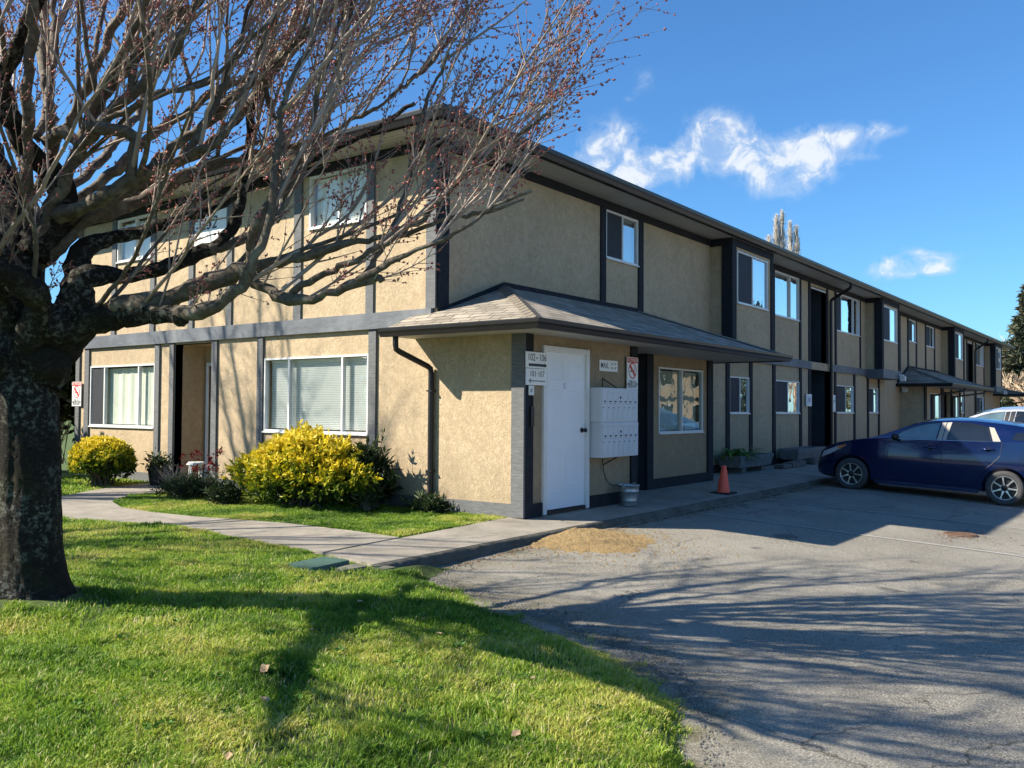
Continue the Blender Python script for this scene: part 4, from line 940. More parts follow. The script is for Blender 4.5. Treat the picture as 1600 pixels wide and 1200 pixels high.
# galvanised bucket
bx, by, bz = 2.22, -1.66, -0.022
t = thing('bucket', 'galvanised metal bucket standing under the mailboxes', 'bucket', (bx, by, bz))
m = MB(); m.lathe([(0.0, 0.006), (0.108, 0.006), (0.110, 0.0), (0.112, 0.012), (0.118, 0.07), (0.122, 0.073), (0.122, 0.083), (0.121, 0.086), (0.136, 0.20), (0.141, 0.203), (0.141, 0.213), (0.139, 0.216), (0.148, 0.285), (0.155, 0.288), (0.155, 0.300), (0.146, 0.300), (0.143, 0.285), (0.112, 0.02), (0.0, 0.02)], (bx, by, bz), 36); m.build('bucket_body', 'galvanised', t, smooth=True)
m = MB(); m.tube([(bx+0.15*math.cos(a), by+0.15*math.sin(a)*0.2-0.145*math.sin(a), bz+0.285-0.04*math.sin(a)) for a in np.linspace(0, math.pi, 14)], 0.0035, 6); m.build('handle', 'galvanised', t)
m = MB()
for sx in (-1, 1): m.box(bx+sx*0.152-0.008, bx+sx*0.152+0.008, by-0.018, by+0.018, bz+0.25, bz+0.315)
m.build('handle_lugs', 'galvanised', t)
# irrigation cover and stone chip
t = thing('valve_box_cover', 'green plastic valve box cover set in the lawn beside the path', 'cover', (-3.57, -1.85, -0.03))
def rot2(x, y, a): return (x*math.cos(a)-y*math.sin(a), x*math.sin(a)+y*math.cos(a))
pts = [rot2(x, y, 0.1) for x, y in ((-0.23, -0.14), (-0.20, -0.17), (0.20, -0.17), (0.23, -0.14), (0.23, 0.14), (0.20, 0.17), (-0.20, 0.17), (-0.23, 0.14))]
m = MB(); m.prism([(-3.58+x, -1.84+y) for x, y in pts], -0.06, -0.004, 2); m.build('lid', 'cover_green', t, bevel=0.006)
m = MB()
for i in range(9): x0 = -3.76+0.04*i; m.box(x0, x0+0.008, -1.97, -1.71, -0.004, -0.0015)
m.build('lid_ribs', 'cover_green', t)
m = MB(); m.prism([(-3.62, -2.18), (-3.34, -2.20), (-3.30, -2.04), (-3.42, -1.98), (-3.60, -2.06)], -0.09, -0.035, 2); o = m.build('stone_chip', 'stone', None, bevel=0.01); tag(o, 'flat grey piece of concrete in the grass next to the green cover', 'stone')
# rusty drain patch
zz = float(rz_(np.array(4.1), np.array(-5.55)))
t = thing('drain_cover', 'small round rusty drain cover in the asphalt in front of the blue car', 'drain', (4.1, -5.55, zz))
m = MB(); m.lathe([(0.0, 0.006), (0.15, 0.006), (0.155, 0.0)], (4.1, -5.55, zz+0.008), 28); m.build('cover_plate', 'rust', t)
m = MB(); m.lathe([(0.165, 0.0), (0.165, 0.010), (0.20, 0.010), (0.205, 0.0)], (4.1, -5.55, zz+0.006), 28); m.build('cover_ring', 'rust', t)
def f4():
    a = random.random()*6.28; r_ = abs(random.gauss(0, 0.22)); return (4.0+r_*math.cos(a)*1.5, -5.5+r_*math.sin(a), zz+0.006)
crumbs('drain_debris', 260, f4, 0.012, 'rust', 'brown debris gathered round the rusty drain', 'debris')
# dead leaves on the lawn
lf = MB(); lf.add([(0, -0.055, 0), (0.035, -0.01, 0.012), (0.02, 0.03, 0.006), (0, 0.06, 0.018), (-0.02, 0.028, 0.010), (-0.036, -0.012, 0.004), (0, 0, 0.0)], [(0, 1, 6), (1, 2, 6), (2, 3, 6), (3, 4, 6), (4, 5, 6), (5, 0, 6)])
lme = lf.mesh('dead_leaf')
SP = ['lying alone near the middle of the lawn', 'near the asphalt edge', 'close to the tree shadow', 'at the left part of the lawn', 'in the front of the lawn', 'beside the kerb end', 'near the tree trunk']
for i, (x, y) in enumerate(((-5.62, -3.74), (-5.9, -4.1), (-4.9, -3.3), (-5.9, -4.9), (-4.2, -3.0), (-4.7, -4.9), (-6.4, -4.5), (-4.35, -3.9), (-5.4, -5.3), (-4.6, -2.6), (-5.1, -2.7), (-6.6, -3.6))):
    o = link('dead_leaf', lme, None, 'leaf_litter') if i == 0 else bpy.data.objects['dead_leaf'].copy()
    if i: col.objects.link(o)
    o.location = (x, y, float(lawn_z(np.array(x), np.array(y)))+0.033); o.rotation_euler = (random.uniform(-0.5, 0.5), random.uniform(-0.5, 0.5), random.random()*6.28); s = 0.38+0.35*random.random() if i else 0.95; o.scale = (s, s, s)
    tag(o, 'curled dry brown leaf lying in the short grass' if i else 'largest pale curled leaf near the middle of the lawn', 'leaf', 'dead leaves on the lawn')

# ---- troughs with plants
def trough(x0, x1, y0, y1, z0, z1, label, taper=0.07):
    t = thing('planter_trough', label, 'planter', ((x0+x1)/2, (y0+y1)/2, z0))
    m = MB(); b = [(x0+taper, y0+taper*0.6), (x1-taper, y0+taper*0.6), (x1-taper, y1), (x0+taper, y1)]; a = [(x0, y0), (x1, y0), (x1, y1+0.02), (x0, y1+0.02)]
    i_ = [(x0+0.05, y0+0.05), (x1-0.05, y0+0.05), (x1-0.05, y1-0.03), (x0+0.05, y1-0.03)]
    vs = [(*p, z0) for p in b]+[(*p, z1-0.04) for p in a]+[(*p, z1) for p in a]+[(*p, z1) for p in i_]+[(*p, z1-0.08) for p in i_]
    fs = [(3, 2, 1, 0)]+[(4*k+q, 4*k+(q+1) % 4, 4*k+4+(q+1) % 4, 4*k+4+q) for k in range(4) for q in range(4)]
    m.add(vs, fs); m.build('trough_body', 'planter_concrete', t)
    m = MB(); m.box(x0+0.05, x1-0.05, y0+0.05, y1-0.03, z1-0.085, z1-0.05); m.build('soil', 'soil', t)
    m = MB(); m.box(x0+0.3, x0+0.55, y0+0.1, y1-0.1, -0.01, z0-0.001); m.build('block_foot', 'stone', t); m = MB(); m.box(x1-0.5, x1-0.25, y0+0.1, y1-0.1, -0.01, z0-0.001); m.build('block_foot', 'stone', t)
trough(8.85, 10.75, -0.62, -0.12, 0.12, 0.37, 'long grey concrete trough with green leaves behind the traffic cone'); trough(12.45, 14.6, -0.60, -0.14, 0.14, 0.40, 'long grey concrete trough beside the stair entry, partly behind the blue car')
for i, (x, l) in enumerate(((11.0, 0.5), (11.6, 0.55), (12.15, 0.35), (13.2, 0.6))):
    m = MB(); m.prism([(x, -0.75), (x+l, -0.78), (x+l+0.04, -0.55), (x+0.05, -0.5)], 0.0, 0.10+0.02*i, 2); o = m.build('edging_stone', 'stone', None, bevel=0.02)
    tag(o, ('grey edging stone right after the first trough', 'long grey edging stone between the two troughs', 'short grey edging stone before the second trough', 'grey edging stone in front of the second trough')[i], 'stone', 'edging stones along the wall')

def leaf_cloud(P, D, size, aspect=0.38, jit=0.5):
    """leaves (bent diamonds) at points P growing along directions D"""
    n = len(P); D = D+rng.normal(0, jit, (n, 3)); D /= np.linalg.norm(D, axis=1)[:, None]
    A = rng.normal(0, 1, (n, 3)); S = np.cross(D, A); S /= np.linalg.norm(S, axis=1)[:, None]; U = np.cross(S, D)
    s = (size*(0.6+0.8*rng.random(n)))[:, None]
    V = np.stack([P, P+D*s*0.5+S*s*aspect*0.5+U*s*0.08, P+D*s-U*s*0.12, P+D*s*0.5-S*s*aspect*0.5+U*s*0.08], 1)
    b = (np.arange(n)*4)[:, None]; F = np.concatenate([b+np.array([[0, 1, 2]]), b+np.array([[0, 2, 3]])]); return V.reshape(-1, 3), F
def merge(parts):
    Vs, Fs, n = [], [], 0
    for V, F in parts: Vs.append(V); Fs.append(F+n); n += len(V)
    return np.concatenate(Vs), np.concatenate(Fs)
def bush(name, c, rad, n_sprig, leaves, size, label, mat='yellow_leaf', lumps=22, top_yellow=0.9, seed=3, aspect=0.38, light=(-0.55, 0.2, 0.8), name_cat='shrub', base_col=0.05, edge_rag=0.13, low=0.1, patches=1.0):
    r_ = np.random.default_rng(seed); c = np.array(c, float); rad = np.array(rad, float)
    t = thing(name, label, name_cat, (c[0], c[1], 0))
    d = r_.normal(0, 1, (n_sprig, 3)); d[:, 2] = np.where(d[:, 2] < -0.35, -d[:, 2], d[:, 2]); d /= np.linalg.norm(d, axis=1)[:, None]
    ld = r_.normal(0, 1, (lumps, 3)); ld[:, 2] = np.abs(ld[:, 2]); ld /= np.linalg.norm(ld, axis=1)[:, None]; la = r_.random(lumps)
    bumpy = ((np.clip(d@ld.T, 0, 1)**14)*(la-0.35)).max(1)*1.35
    k = 0.80+0.34*bumpy+r_.normal(0, edge_rag*0.5, n_sprig); inner = r_.random(n_sprig) < 0.35; k = np.where(inner, k*(0.55+0.4*r_.random(n_sprig)), k)
    P = c+d*rad*k[:, None]; P[:, 2] = np.where((P[:, 2] < 0.04) & (P[:, 2] > -0.25), 0.04+0.08*r_.random(n_sprig), P[:, 2]); ok = P[:, 2] > low*0.3; P = P[ok]; d = d[ok]; k = k[ok]; inner = inner[ok]
    grow = d*0.8+np.array([0, 0, 0.7]); grow /= np.linalg.norm(grow, axis=1)[:, None]
    # a whorl of leaves at the end of each sprig
    n = len(P); PP = np.repeat(P, leaves, 0); GG = np.repeat(grow, leaves, 0)
    back = r_.random(len(PP))*0.09*(size/0.06); PP = PP-GG*back[:, None]
    V, F = leaf_cloud(PP, GG+r_.normal(0, 0.75, (len(PP), 3)), size, aspect, 0.3)
    pn = np.clip(d@r_.normal(0, 1, (3, 8)), -1, 1); patch = (np.sin(pn*5+r_.random(8)*6).mean(1))*patches
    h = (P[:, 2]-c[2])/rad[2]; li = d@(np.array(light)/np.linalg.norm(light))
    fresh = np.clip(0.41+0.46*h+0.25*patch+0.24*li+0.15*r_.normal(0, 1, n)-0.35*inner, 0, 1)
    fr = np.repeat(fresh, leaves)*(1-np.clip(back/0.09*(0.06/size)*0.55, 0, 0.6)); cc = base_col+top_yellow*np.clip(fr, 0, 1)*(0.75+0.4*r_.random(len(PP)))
    o = np_mesh('foliage', V, F, mat, t, rnd=np.repeat(np.clip(cc, 0, 1), 4))
    m = MB()
    for i in range(0, min(n, 150)):
        q = P[i]-grow[i]*0.03; b = np.array([c[0], c[1], 0])+np.array([r_.normal(0, rad[0]*0.15), r_.normal(0, rad[1]*0.15), 0]); mid = (q+b)/2+np.array([0, 0, 0.1*rad[2]]); m.tube([b, mid, q], [0.009, 0.006, 0.003], 4, cap=False)
    m.build('stem', 'branch_bark', t, fix=False); return t
# large mexican-orange shrub, three merged mounds kept as one plant
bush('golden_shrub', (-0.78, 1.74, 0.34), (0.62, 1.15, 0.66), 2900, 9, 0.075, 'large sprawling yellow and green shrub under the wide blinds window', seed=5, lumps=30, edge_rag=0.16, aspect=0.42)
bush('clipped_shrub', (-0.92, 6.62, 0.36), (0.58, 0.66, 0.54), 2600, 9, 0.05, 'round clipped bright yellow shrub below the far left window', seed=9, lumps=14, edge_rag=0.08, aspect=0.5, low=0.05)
bush('dark_shrub', (-0.42, 0.78, 0.32), (0.34, 0.34, 0.50), 330, 7, 0.11, 'dark green loose shrub between the golden shrub and the downspout', 'dark_leaf', seed=12, aspect=0.33, edge_rag=0.35, top_yellow=0.8)
bush('grey_green_plant', (-0.62, 0.62, 0.20), (0.13, 0.13, 0.30), 110, 7, 0.10, 'upright pale grey-green leafy plant in front of the dark shrub', 'grey_leaf', seed=13, aspect=0.25, edge_rag=0.3)
bush('low_dark_plant', (-0.22, -0.10, 0.06), (0.18, 0.34, 0.14), 170, 6, 0.10, 'low dark strappy plant at the foot of the downspout', 'dark_leaf', seed=14, aspect=0.18, edge_rag=0.4)
bush('low_juniper', (-1.18, 3.75, 0.10), (0.40, 0.48, 0.24), 620, 7, 0.05, 'low dark spreading shrub on the grass in front of the entry', 'dark_leaf', seed=15, aspect=0.22, edge_rag=0.35)
bush('fern_clump', (-1.30, 2.68, 0.10), (0.24, 0.26, 0.22), 260, 6, 0.07, 'dark feathery clump at the left foot of the golden shrub', 'dark_leaf', seed=16, aspect=0.22, edge_rag=0.35)
def twiggy(name, c, n, h, spread, label, tips=None, mat='twig', seed=1, lean=(0, 0), r0=0.005):
    r_ = random.Random(seed); t = thing(name, label, 'plant', c); m = MB(); ends = []
    for i in range(n):
        a = r_.random()*6.28; s = spread*(0.3+0.7*r_.random()); hh = h*(0.5+0.5*r_.random()); p = [Vector(c)+Vector((math.cos(a)*s*k*k+lean[0]*k, math.sin(a)*s*k*k+lean[1]*k, hh*k))+Vector((r_.gauss(0, 0.012), r_.gauss(0, 0.012), 0)) for k in (0, 0.3, 0.6, 0.85, 1)]
        m.tube(p, [r0, r0*0.8, r0*0.6, r0*0.5, r0*0.35], 4, cap=False); ends.append(p[-1])
        for k in (2, 3): q = p[k]+Vector((r_.gauss(0, 0.07), r_.gauss(0, 0.07), 0.09)); m.tube([p[k], q], [r0*0.4, r0*0.2], 3, cap=False); ends.append(q)
    m.build('stem', mat, t, fix=False)
    if tips:
        E_ = np.array([tuple(e) for e in ends if r_.random() < tips[2]]); P = np.repeat(E_, tips[3], 0)+rng.normal(0, tips[1]*0.35, (len(E_)*tips[3], 3)); V, F = leaf_cloud(P, rng.normal(0, 1, P.shape)+np.array([0, 0, 0.4]), tips[1], 0.45); np_mesh('foliage', V, F, tips[0], t, rnd=np.repeat(rng.random(len(P)), 4))
    return t
twiggy('red_leaved_plant', (-0.98, 4.10, 0.0), 9, 0.62, 0.22, 'thin upright plant with clusters of red leaves in front of the entry', ('red_leaf', 0.06, 0.28, 10), seed=4)
twiggy('red_leaved_plant', (-0.55, 3.95, 0.0), 7, 0.66, 0.16, 'thin plant with bright red leaf tufts beside the small stand', ('red_leaf', 0.065, 0.25, 10), seed=8)
twiggy('dry_grass_clump', (-1.1, 4.25, 0.0), 42, 0.48, 0.30, 'dry beige tangle of stems behind the low dark shrub', None, 'wood_weathered', seed=5, r0=0.0035)
twiggy('dry_grass_clump', (-0.9, 3.5, 0.0), 26, 0.42, 0.24, 'dry beige stems to the right of the small stand', ('dark_leaf', 0.05, 0.1, 4), 'wood_weathered', seed=6, r0=0.0035)
# small plant stand at the entry
sx_, sy_ = -0.42, 4.72
t = thing('plant_stand', 'small weathered white stool used as a plant stand at the entry', 'stool', (sx_, sy_, 0.0))
m = MB(); m.lathe([(0.0, 0.45), (0.13, 0.45), (0.14, 0.44), (0.14, 0.41), (0.12, 0.40), (0, 0.40)], (sx_, sy_, 0), 18); m.build('stool_top', 'white_paint', t)
for a in (0.4, 2.0, 3.5, 5.1):
    m = MB(); m.tube([(sx_+0.10*math.cos(a), sy_+0.10*math.sin(a), 0.41), (sx_+0.125*math.cos(a), sy_+0.125*math.sin(a), 0.0)], 0.014, 8); m.build('leg', 'white_paint', t)
m = MB(); m.tube([(sx_+0.11*math.cos(a), sy_+0.11*math.sin(a), 0.16) for a in np.linspace(0, 6.28, 13)], 0.007, 6); m.build('stretcher', 'white_paint', t)
# dark pot by the wall
t = thing('plant_pot', 'black plastic pot with a dark plant against the end wall', 'plant pot', (-0.25, 6.05, 0))
m = MB(); m.lathe([(0.0, 0.0), (0.13, 0.0), (0.165, 0.24), (0.18, 0.24), (0.18, 0.28), (0.16, 0.28), (0.15, 0.22), (0, 0.22)], (-0.25, 6.05, 0), 20); m.build('pot', 'black_plastic', t)
V, F = leaf_cloud(np.array([-0.25, 6.05, 0.27])+rng.normal(0, 0.09, (420, 3))*np.array([1, 1, 0.9])+np.array([0, 0, 0.08]), rng.normal(0, 1, (420, 3))+np.array([0, 0, 0.8]), 0.08); np_mesh('foliage', V, F, 'dark_leaf', t, rnd=np.repeat(rng.random(420), 4))
# broad-leaved plant in the first trough
t = thing('primrose', 'bright green broad-leaved plant in the near concrete trough', 'plant', (9.3, -0.38, 0.32)); V_ = []; F_ = []
m = MB()
for i in range(90):
    a = random.random()*6.28; l = 0.20+0.22*random.random(); b = Vector((9.3+random.gauss(0, 0.22), -0.38+random.gauss(0, 0.07), 0.30)); d = Vector((math.cos(a), math.sin(a), 0)); s = Vector((-d.y, d.x, 0)); e = 0.5+0.5*random.random()
    P = [b+d*l*k+Vector((0, 0, l*(e*k*1.5-1.0*k*k))) for k in (0, 0.3, 0.6, 0.85, 1)]; wv = [0.01, 0.035, 0.045, 0.03, 0.004]
    vs = []; 
    for p, w_ in zip(P, wv): vs += [p-s*w_, p+Vector((0, 0, -0.008)), p+s*w_]
    m.add(vs, [(3*k+q, 3*k+q+1, 3*k+q+4, 3*k+q+3) for k in range(4) for q in range(2)])
o = m.build('foliage', 'primrose_leaf', t, fix=False); ca = o.data.color_attributes.new('rnd', 'FLOAT_COLOR', 'POINT'); ca.data.foreach_set('color', np.repeat(rng.random(len(o.data.vertices)//15), 15).repeat(4).astype(np.float32))
twiggy('dry_twigs', (10.35, -0.38, 0.30), 9, 0.22, 0.2, 'few dry curled twigs in the right half of the near trough', None, 'wood_weathered', seed=9)

# ================================================================== THE CHERRY TREE
FPX = 1380.99
def W(px, py, d): v = Rm @ np.array([(px-800)/FPX*d, (py-600)/FPX*d, d]); return Vector((CAM[0]+v[0], CAM[1]+v[1], CAM[2]+v[2]))
Rm = np.array([[0.59616452, 0.02614757, 0.8024364], [-0.80283809, 0.0116541, 0.5960832], [0.00623445, -0.99959016, 0.02794002]])
def smooth_path(P, Rr, step=0.09, wob=0.012, rs=None):
    P = [Vector(p) for p in P]; out = []; ro = []
    for i in range(len(P)-1):
        p0 = P[max(i-1, 0)]; p1 = P[i]; p2 = P[i+1]; p3 = P[min(i+2, len(P)-1)]; n = max(2, int((p2-p1).length/step))
        for k in range(n):
            t = k/n; t2 = t*t; t3 = t2*t
            out.append(0.5*((2*p1)+(p2-p0)*t+(2*p0-5*p1+4*p2-p3)*t2+(3*p1-p0-3*p2+p3)*t3)); ro.append(Rr[i]*(1-t)+Rr[i+1]*t)
    out.append(P[-1]); ro.append(Rr[-1])
    if wob and rs: out = [p+Vector((rs.gauss(0, wob), rs.gauss(0, wob), rs.gauss(0, wob))) if 0 < i < len(out)-1 else p for i, p in enumerate(out)]
    return out, ro
def rough_tube(mb, pts, rad, n, amp, rs):
    """tube with a lumpy bark surface"""
    start = len(mb.v); mb.tube(pts, rad, n); ph = rs.random()*10
    for i in range(start, len(mb.v)):
        j = (i-start)//n; k = (i-start) % n
        if j >= len(pts): continue
        c = pts[j]; v = Vector(mb.v[i]); d = v-c; a = 2*math.pi*k/n
        f = 1+amp*(math.sin(a*3+j*0.35+ph)*0.35+math.sin(a*5-j*0.6+ph*2)*0.3+math.sin(j*0.9+ph)*0.3+rs.gauss(0, 0.45))
        mb.v[i] = tuple(c+d*f)
rs = random.Random(11)
tree = thing('cherry_tree', 'big old bare cherry tree with mossy trunk and red buds on the lawn', 'tree', (-5.82, -1.38, 0.0))
TD = 6.2
def rr(px, d): return px*d/FPX
# limbs traced as (px, py, depth, radius px)
trunk = [(46, 985, 6.2, 60), (46, 935, 6.2, 54), (45, 900, 6.2, 48), (46, 800, 6.2, 47), (44, 700, 6.2, 47), (41, 620, 6.2, 46), (40, 560, 6.2, 42), (38, 500, 6.2, 32), (36, 450, 6.2, 29), (37, 400, 6.2, 30), (42, 370, 6.2, 32)]
LIMBS = [
 [(42, 380, 6.2, 30), (20, 330, 6.3, 27), (4, 280, 6.4, 22), (-20, 210, 6.6, 18), (-60, 110, 6.9, 14), (-80, 0, 7.2, 10), (-110, -120, 7.5, 7)],
 [(50, 390, 6.2, 32), (88, 345, 6.15, 27), (92, 300, 6.1, 25), (62, 250, 6.0, 23), (28, 210, 5.9, 20), (8, 160, 5.8, 17), (10, 110, 5.7, 14), (38, 50, 5.6, 12), (62, 0, 5.5, 10), (85, -90, 5.3, 8), (90, -220, 5.1, 5)],
 [(62, 600, 6.2, 36), (90, 540, 6.15, 44), (130, 505, 6.1, 30), (200, 492, 6.0, 24), (255, 490, 5.9, 20), (283, 497, 5.85, 15), (292, 503, 5.83, 9)],
 [(225, 486, 5.95, 18), (265, 492, 5.85, 15), (320, 484, 5.75, 14), (360, 463, 5.7, 12), (383, 440, 5.65, 12), (398, 410, 5.6, 10), (425, 330, 5.6, 8), (430, 250, 5.6, 7), (445, 160, 5.6, 6), (490, 60, 5.7, 5)],
 [(180, 478, 6.0, 20), (260, 466, 5.95, 19), (330, 440, 5.9, 19), (380, 420, 5.85, 17), (400, 440, 5.8, 12), (430, 462, 5.75, 11), (456, 472, 5.7, 10), (500, 462, 5.6, 9), (560, 442, 5.5, 9), (585, 436, 5.45, 10), (598, 440, 5.43, 8)],
 [(446, 470, 5.72, 7), (470, 448, 5.65, 7), (520, 420, 5.6, 7), (580, 395, 5.5, 6), (640, 355, 5.5, 6), (690, 310, 5.5, 5), (740, 262, 5.5, 5), (800, 215, 5.5, 4), (860, 180, 5.5, 3)],
 [(555, 440, 5.5, 7), (600, 412, 5.4, 7), (650, 395, 5.3, 5), (700, 370, 5.25, 4), (760, 330, 5.2, 4), (830, 300, 5.2, 3)],
 [(400, 420, 5.8, 12), (450, 405, 5.75, 10), (500, 392, 5.7, 9), (560, 380, 5.65, 7), (640, 360, 5.6, 5), (740, 335, 5.5, 4), (820, 310, 5.5, 2.6)],
 [(110, 500, 6.15, 34), (130, 440, 6.1, 26), (170, 432, 6.2, 16), (230, 422, 6.3, 15), (300, 405, 6.4, 14), (345, 375, 6.4, 12), (370, 335, 6.4, 11), (385, 280, 6.4, 9), (390, 200, 6.5, 8), (415, 100, 6.6, 6), (440, -10, 6.7, 4.5)],
 [(330, 395, 6.4, 12), (380, 372, 6.4, 10), (420, 345, 6.4, 9), (455, 300, 6.4, 9), (480, 240, 6.4, 7), (505, 180, 6.4, 6), (530, 90, 6.4, 5), (560, -20, 6.4, 4)],
 [(115, 470, 6.2, 32), (128, 400, 6.3, 22), (165, 372, 6.4, 15), (220, 360, 6.5, 13), (280, 345, 6.6, 11), (340, 320, 6.7, 9), (400, 290, 6.8, 7), (470, 260, 6.9, 6), (560, 215, 7.0, 5), (650, 160, 7.0, 4)],
 [(92, 345, 6.2, 20), (150, 335, 6.3, 19), (200, 318, 6.4, 17), (260, 290, 6.5, 14), (320, 262, 6.6, 12), (345, 242, 6.6, 11)],
 [(250, 292, 6.5, 9), (330, 262, 6.6, 6), (420, 235, 6.7, 5), (520, 205, 6.8, 4), (640, 130, 6.9, 3.5), (700, 60, 6.9, 3)],
 [(88, 338, 6.1, 17), (130, 322, 6.0, 15), (170, 305, 5.9, 14), (215, 280, 5.85, 12), (260, 252, 5.8, 10), (310, 238, 5.75, 8), (340, 225, 5.7, 8), (360, 195, 5.7, 7), (395, 110, 5.7, 6), (430, 20, 5.7, 5)],
 [(205, 290, 5.85, 10), (208, 240, 5.8, 12), (215, 215, 5.8, 13), (180, 205, 5.75, 11), (130, 190, 5.75, 9)],
 [(70, 225, 6.0, 14), (98, 205, 5.95, 12), (120, 223, 5.9, 10), (145, 212, 5.85, 12), (175, 175, 5.8, 13), (210, 140, 5.75, 12), (250, 105, 5.7, 10), (275, 80, 5.65, 8), (300, 20, 5.6, 6), (330, -60, 5.5, 5)],
 [(200, 150, 5.75, 10), (208, 95, 5.75, 8), (215, 40, 5.8, 6), (225, -40, 5.8, 5)],
 [(165, 185, 5.8, 7), (240, 150, 5.7, 5), (320, 128, 5.65, 4), (420, 40, 5.6, 3.5)],
 [(290, 245, 5.8, 7), (318, 200, 5.8, 7), (345, 140, 5.85, 6), (375, 70, 5.9, 5), (400, -30, 5.9, 4)],
 [(75, 200, 6.5, 12), (70, 100, 6.6, 11), (68, 20, 6.7, 9), (70, -100, 6.8, 7)],
 [(60, 215, 6.0, 9), (80, 130, 6.3, 8), (84, 40, 6.4, 7), (86, -60, 6.5, 6)],
 [(430, 345, 6.4, 7), (440, 250, 6.3, 7), (436, 200, 6.3, 6), (415, 140, 6.3, 5), (412, 60, 6.3, 4)],
 [(385, 420, 5.8, 9), (400, 352, 5.7, 9), (440, 300, 5.7, 8), (465, 245, 5.7, 7), (490, 200, 5.7, 6), (500, 120, 5.7, 5), (540, 20, 5.8, 4)],
 [(560, 440, 5.5, 6), (600, 380, 5.6, 6), (625, 330, 5.7, 6), (640, 270, 5.75, 5), (660, 180, 5.8, 4), (700, 80, 5.8, 3)],
]
LP = []
for l in LIMBS: LP.append(([W(a, b, d) for a, b, d, r_ in l], [rr(r_, d)*(0.90 if r_ > 24 else 0.80) for a, b, d, r_ in l]))
# limbs on the sides of the crown that the picture shows only by their shadows or above its top edge
T0 = W(42, 400, 6.2)
LEFT = []
def extra(az, h, ln, el, r0):
    d = Vector((math.cos(az), math.sin(az), 0)); p = [Vector((T0.x, T0.y, h-0.25))]; k = 0
    for s in (0.3, 0.55, 0.8, 1.0): p.append(Vector((T0.x, T0.y, h))+d*ln*s+Vector((rs.gauss(0, 0.12), rs.gauss(0, 0.12), ln*s*math.tan(el)*(0.8+0.4*s))))
    r0 *= (0.72 if (az > 2.7 or az < -2.3) else 0.45); return (p, [r0, r0*0.8, r0*0.6, r0*0.4, r0*0.2])
for az, h, ln, el, r0 in ((-1.25, 2.5, 3.0, 0.85, 0.10), (-1.9, 2.7, 2.4, 1.05, 0.09), (-0.75, 2.7, 3.3, 0.62, 0.10), (-0.35, 2.7, 3.0, 0.75, 0.09), (2.6, 2.0, 2.8, 0.5, 0.13), (3.3, 1.75, 2.9, 0.20, 0.15), (3.55, 2.0, 2.6, 0.45, 0.12), (3.8, 2.2, 2.6, 0.32, 0.13), (2.9, 2.0, 2.6, 0.25, 0.10), (3.0, 2.2, 3.2, 0.6, 0.12), (4.05, 1.85, 2.2, 0.32, 0.15), (1.9, 2.0, 2.6, 0.6, 0.10), (1.2, 2.3, 2.2, 0.8, 0.08), (-2.6, 2.4, 2.4, 0.8, 0.09), (-1.0, 3.0, 2.2, 1.15, 0.08), (0.3, 2.8, 2.3, 0.95, 0.08), (-1.6, 2.55, 3.0, 0.72, 0.08), (-0.95, 2.5, 3.6, 0.66, 0.10)):
    LP.append(extra(az, h, ln, el, r0)); LEFT.append(az > 2.5 and True)
m = MB(); tp, tr = smooth_path([W(a, b, d) for a, b, d, r_ in trunk], [rr(r_, d) for a, b, d, r_ in trunk], 0.035, 0.0, rs)
st0 = len(m.v); m.tube(tp, tr, 90)
for i in range(st0, len(m.v)):
    j = (i-st0)//90; kk = (i-st0) % 90
    if j >= len(tp): continue
    c = tp[j]; v = Vector(m.v[i]); d = v-c; a = 2*math.pi*kk/90; z = c.z
    fis = abs(math.sin(a*6+1.3*math.sin(z*3.1)+2.2*math.sin(z*1.3)))**0.5; lump = math.sin(a*2+z*2.3)*0.05+math.sin(a*3-z*3.7+1)*0.035+math.sin(a*5+z*7)*0.02
    flare = max(0, 0.42-z)/0.42; root = flare**1.6*(0.16+0.20*max(0, math.sin(a*4+0.8)))
    m.v[i] = tuple(c+d*(1+lump+root+(fis-0.7)*0.055+rs.gauss(0, 0.011)))
# burrs, root flare and spurs of old wood
for a, b, d, r_ in ((88, 512, 6.02, 30), (75, 560, 6.1, 36), (15, 470, 6.1, 13), (12, 940, 6.05, 18), (70, 942, 6.05, 15)):
    c = W(a, b, d); R0 = rr(r_, d); st = len(m.v); m.lathe([(math.sin(q)*R0, -math.cos(q)*R0) for q in np.linspace(0.05, 3.09, 9)], tuple(c), 14)
    for i in range(st, len(m.v)): v = Vector(m.v[i])-c; m.v[i] = tuple(c+v*(1+rs.gauss(0, 0.06)))
m.build('trunk', 'bark', tree, smooth=True)
for i, (P, Q) in enumerate(LP):
    m = MB(); wob = 0.010; p, q = smooth_path(P, Q, 0.05, 0.006, rs); q = [x*(0.93+0.09*math.sin(j*0.7+i)+0.16*max(0, math.sin(j*0.31+i*1.7))**6+rs.gauss(0, 0.05)) for j, x in enumerate(q)]
    # knobby offsets give the limb its crooked outline
    ph = rs.random()*9; p = [v+Vector((math.sin(j*0.45+ph), math.cos(j*0.38+ph), math.sin(j*0.52+2*ph)))*0.011+Vector((math.sin(j*1.35+ph), math.cos(j*1.1+ph), math.sin(j*1.6)))*0.005 if j else v for j, v in enumerate(p)]
    rough_tube(m, p, q, 16, 0.13, rs); m.build('branch', 'bark' if Q[0] > 0.075 else 'branch_bark', tree, smooth=True)

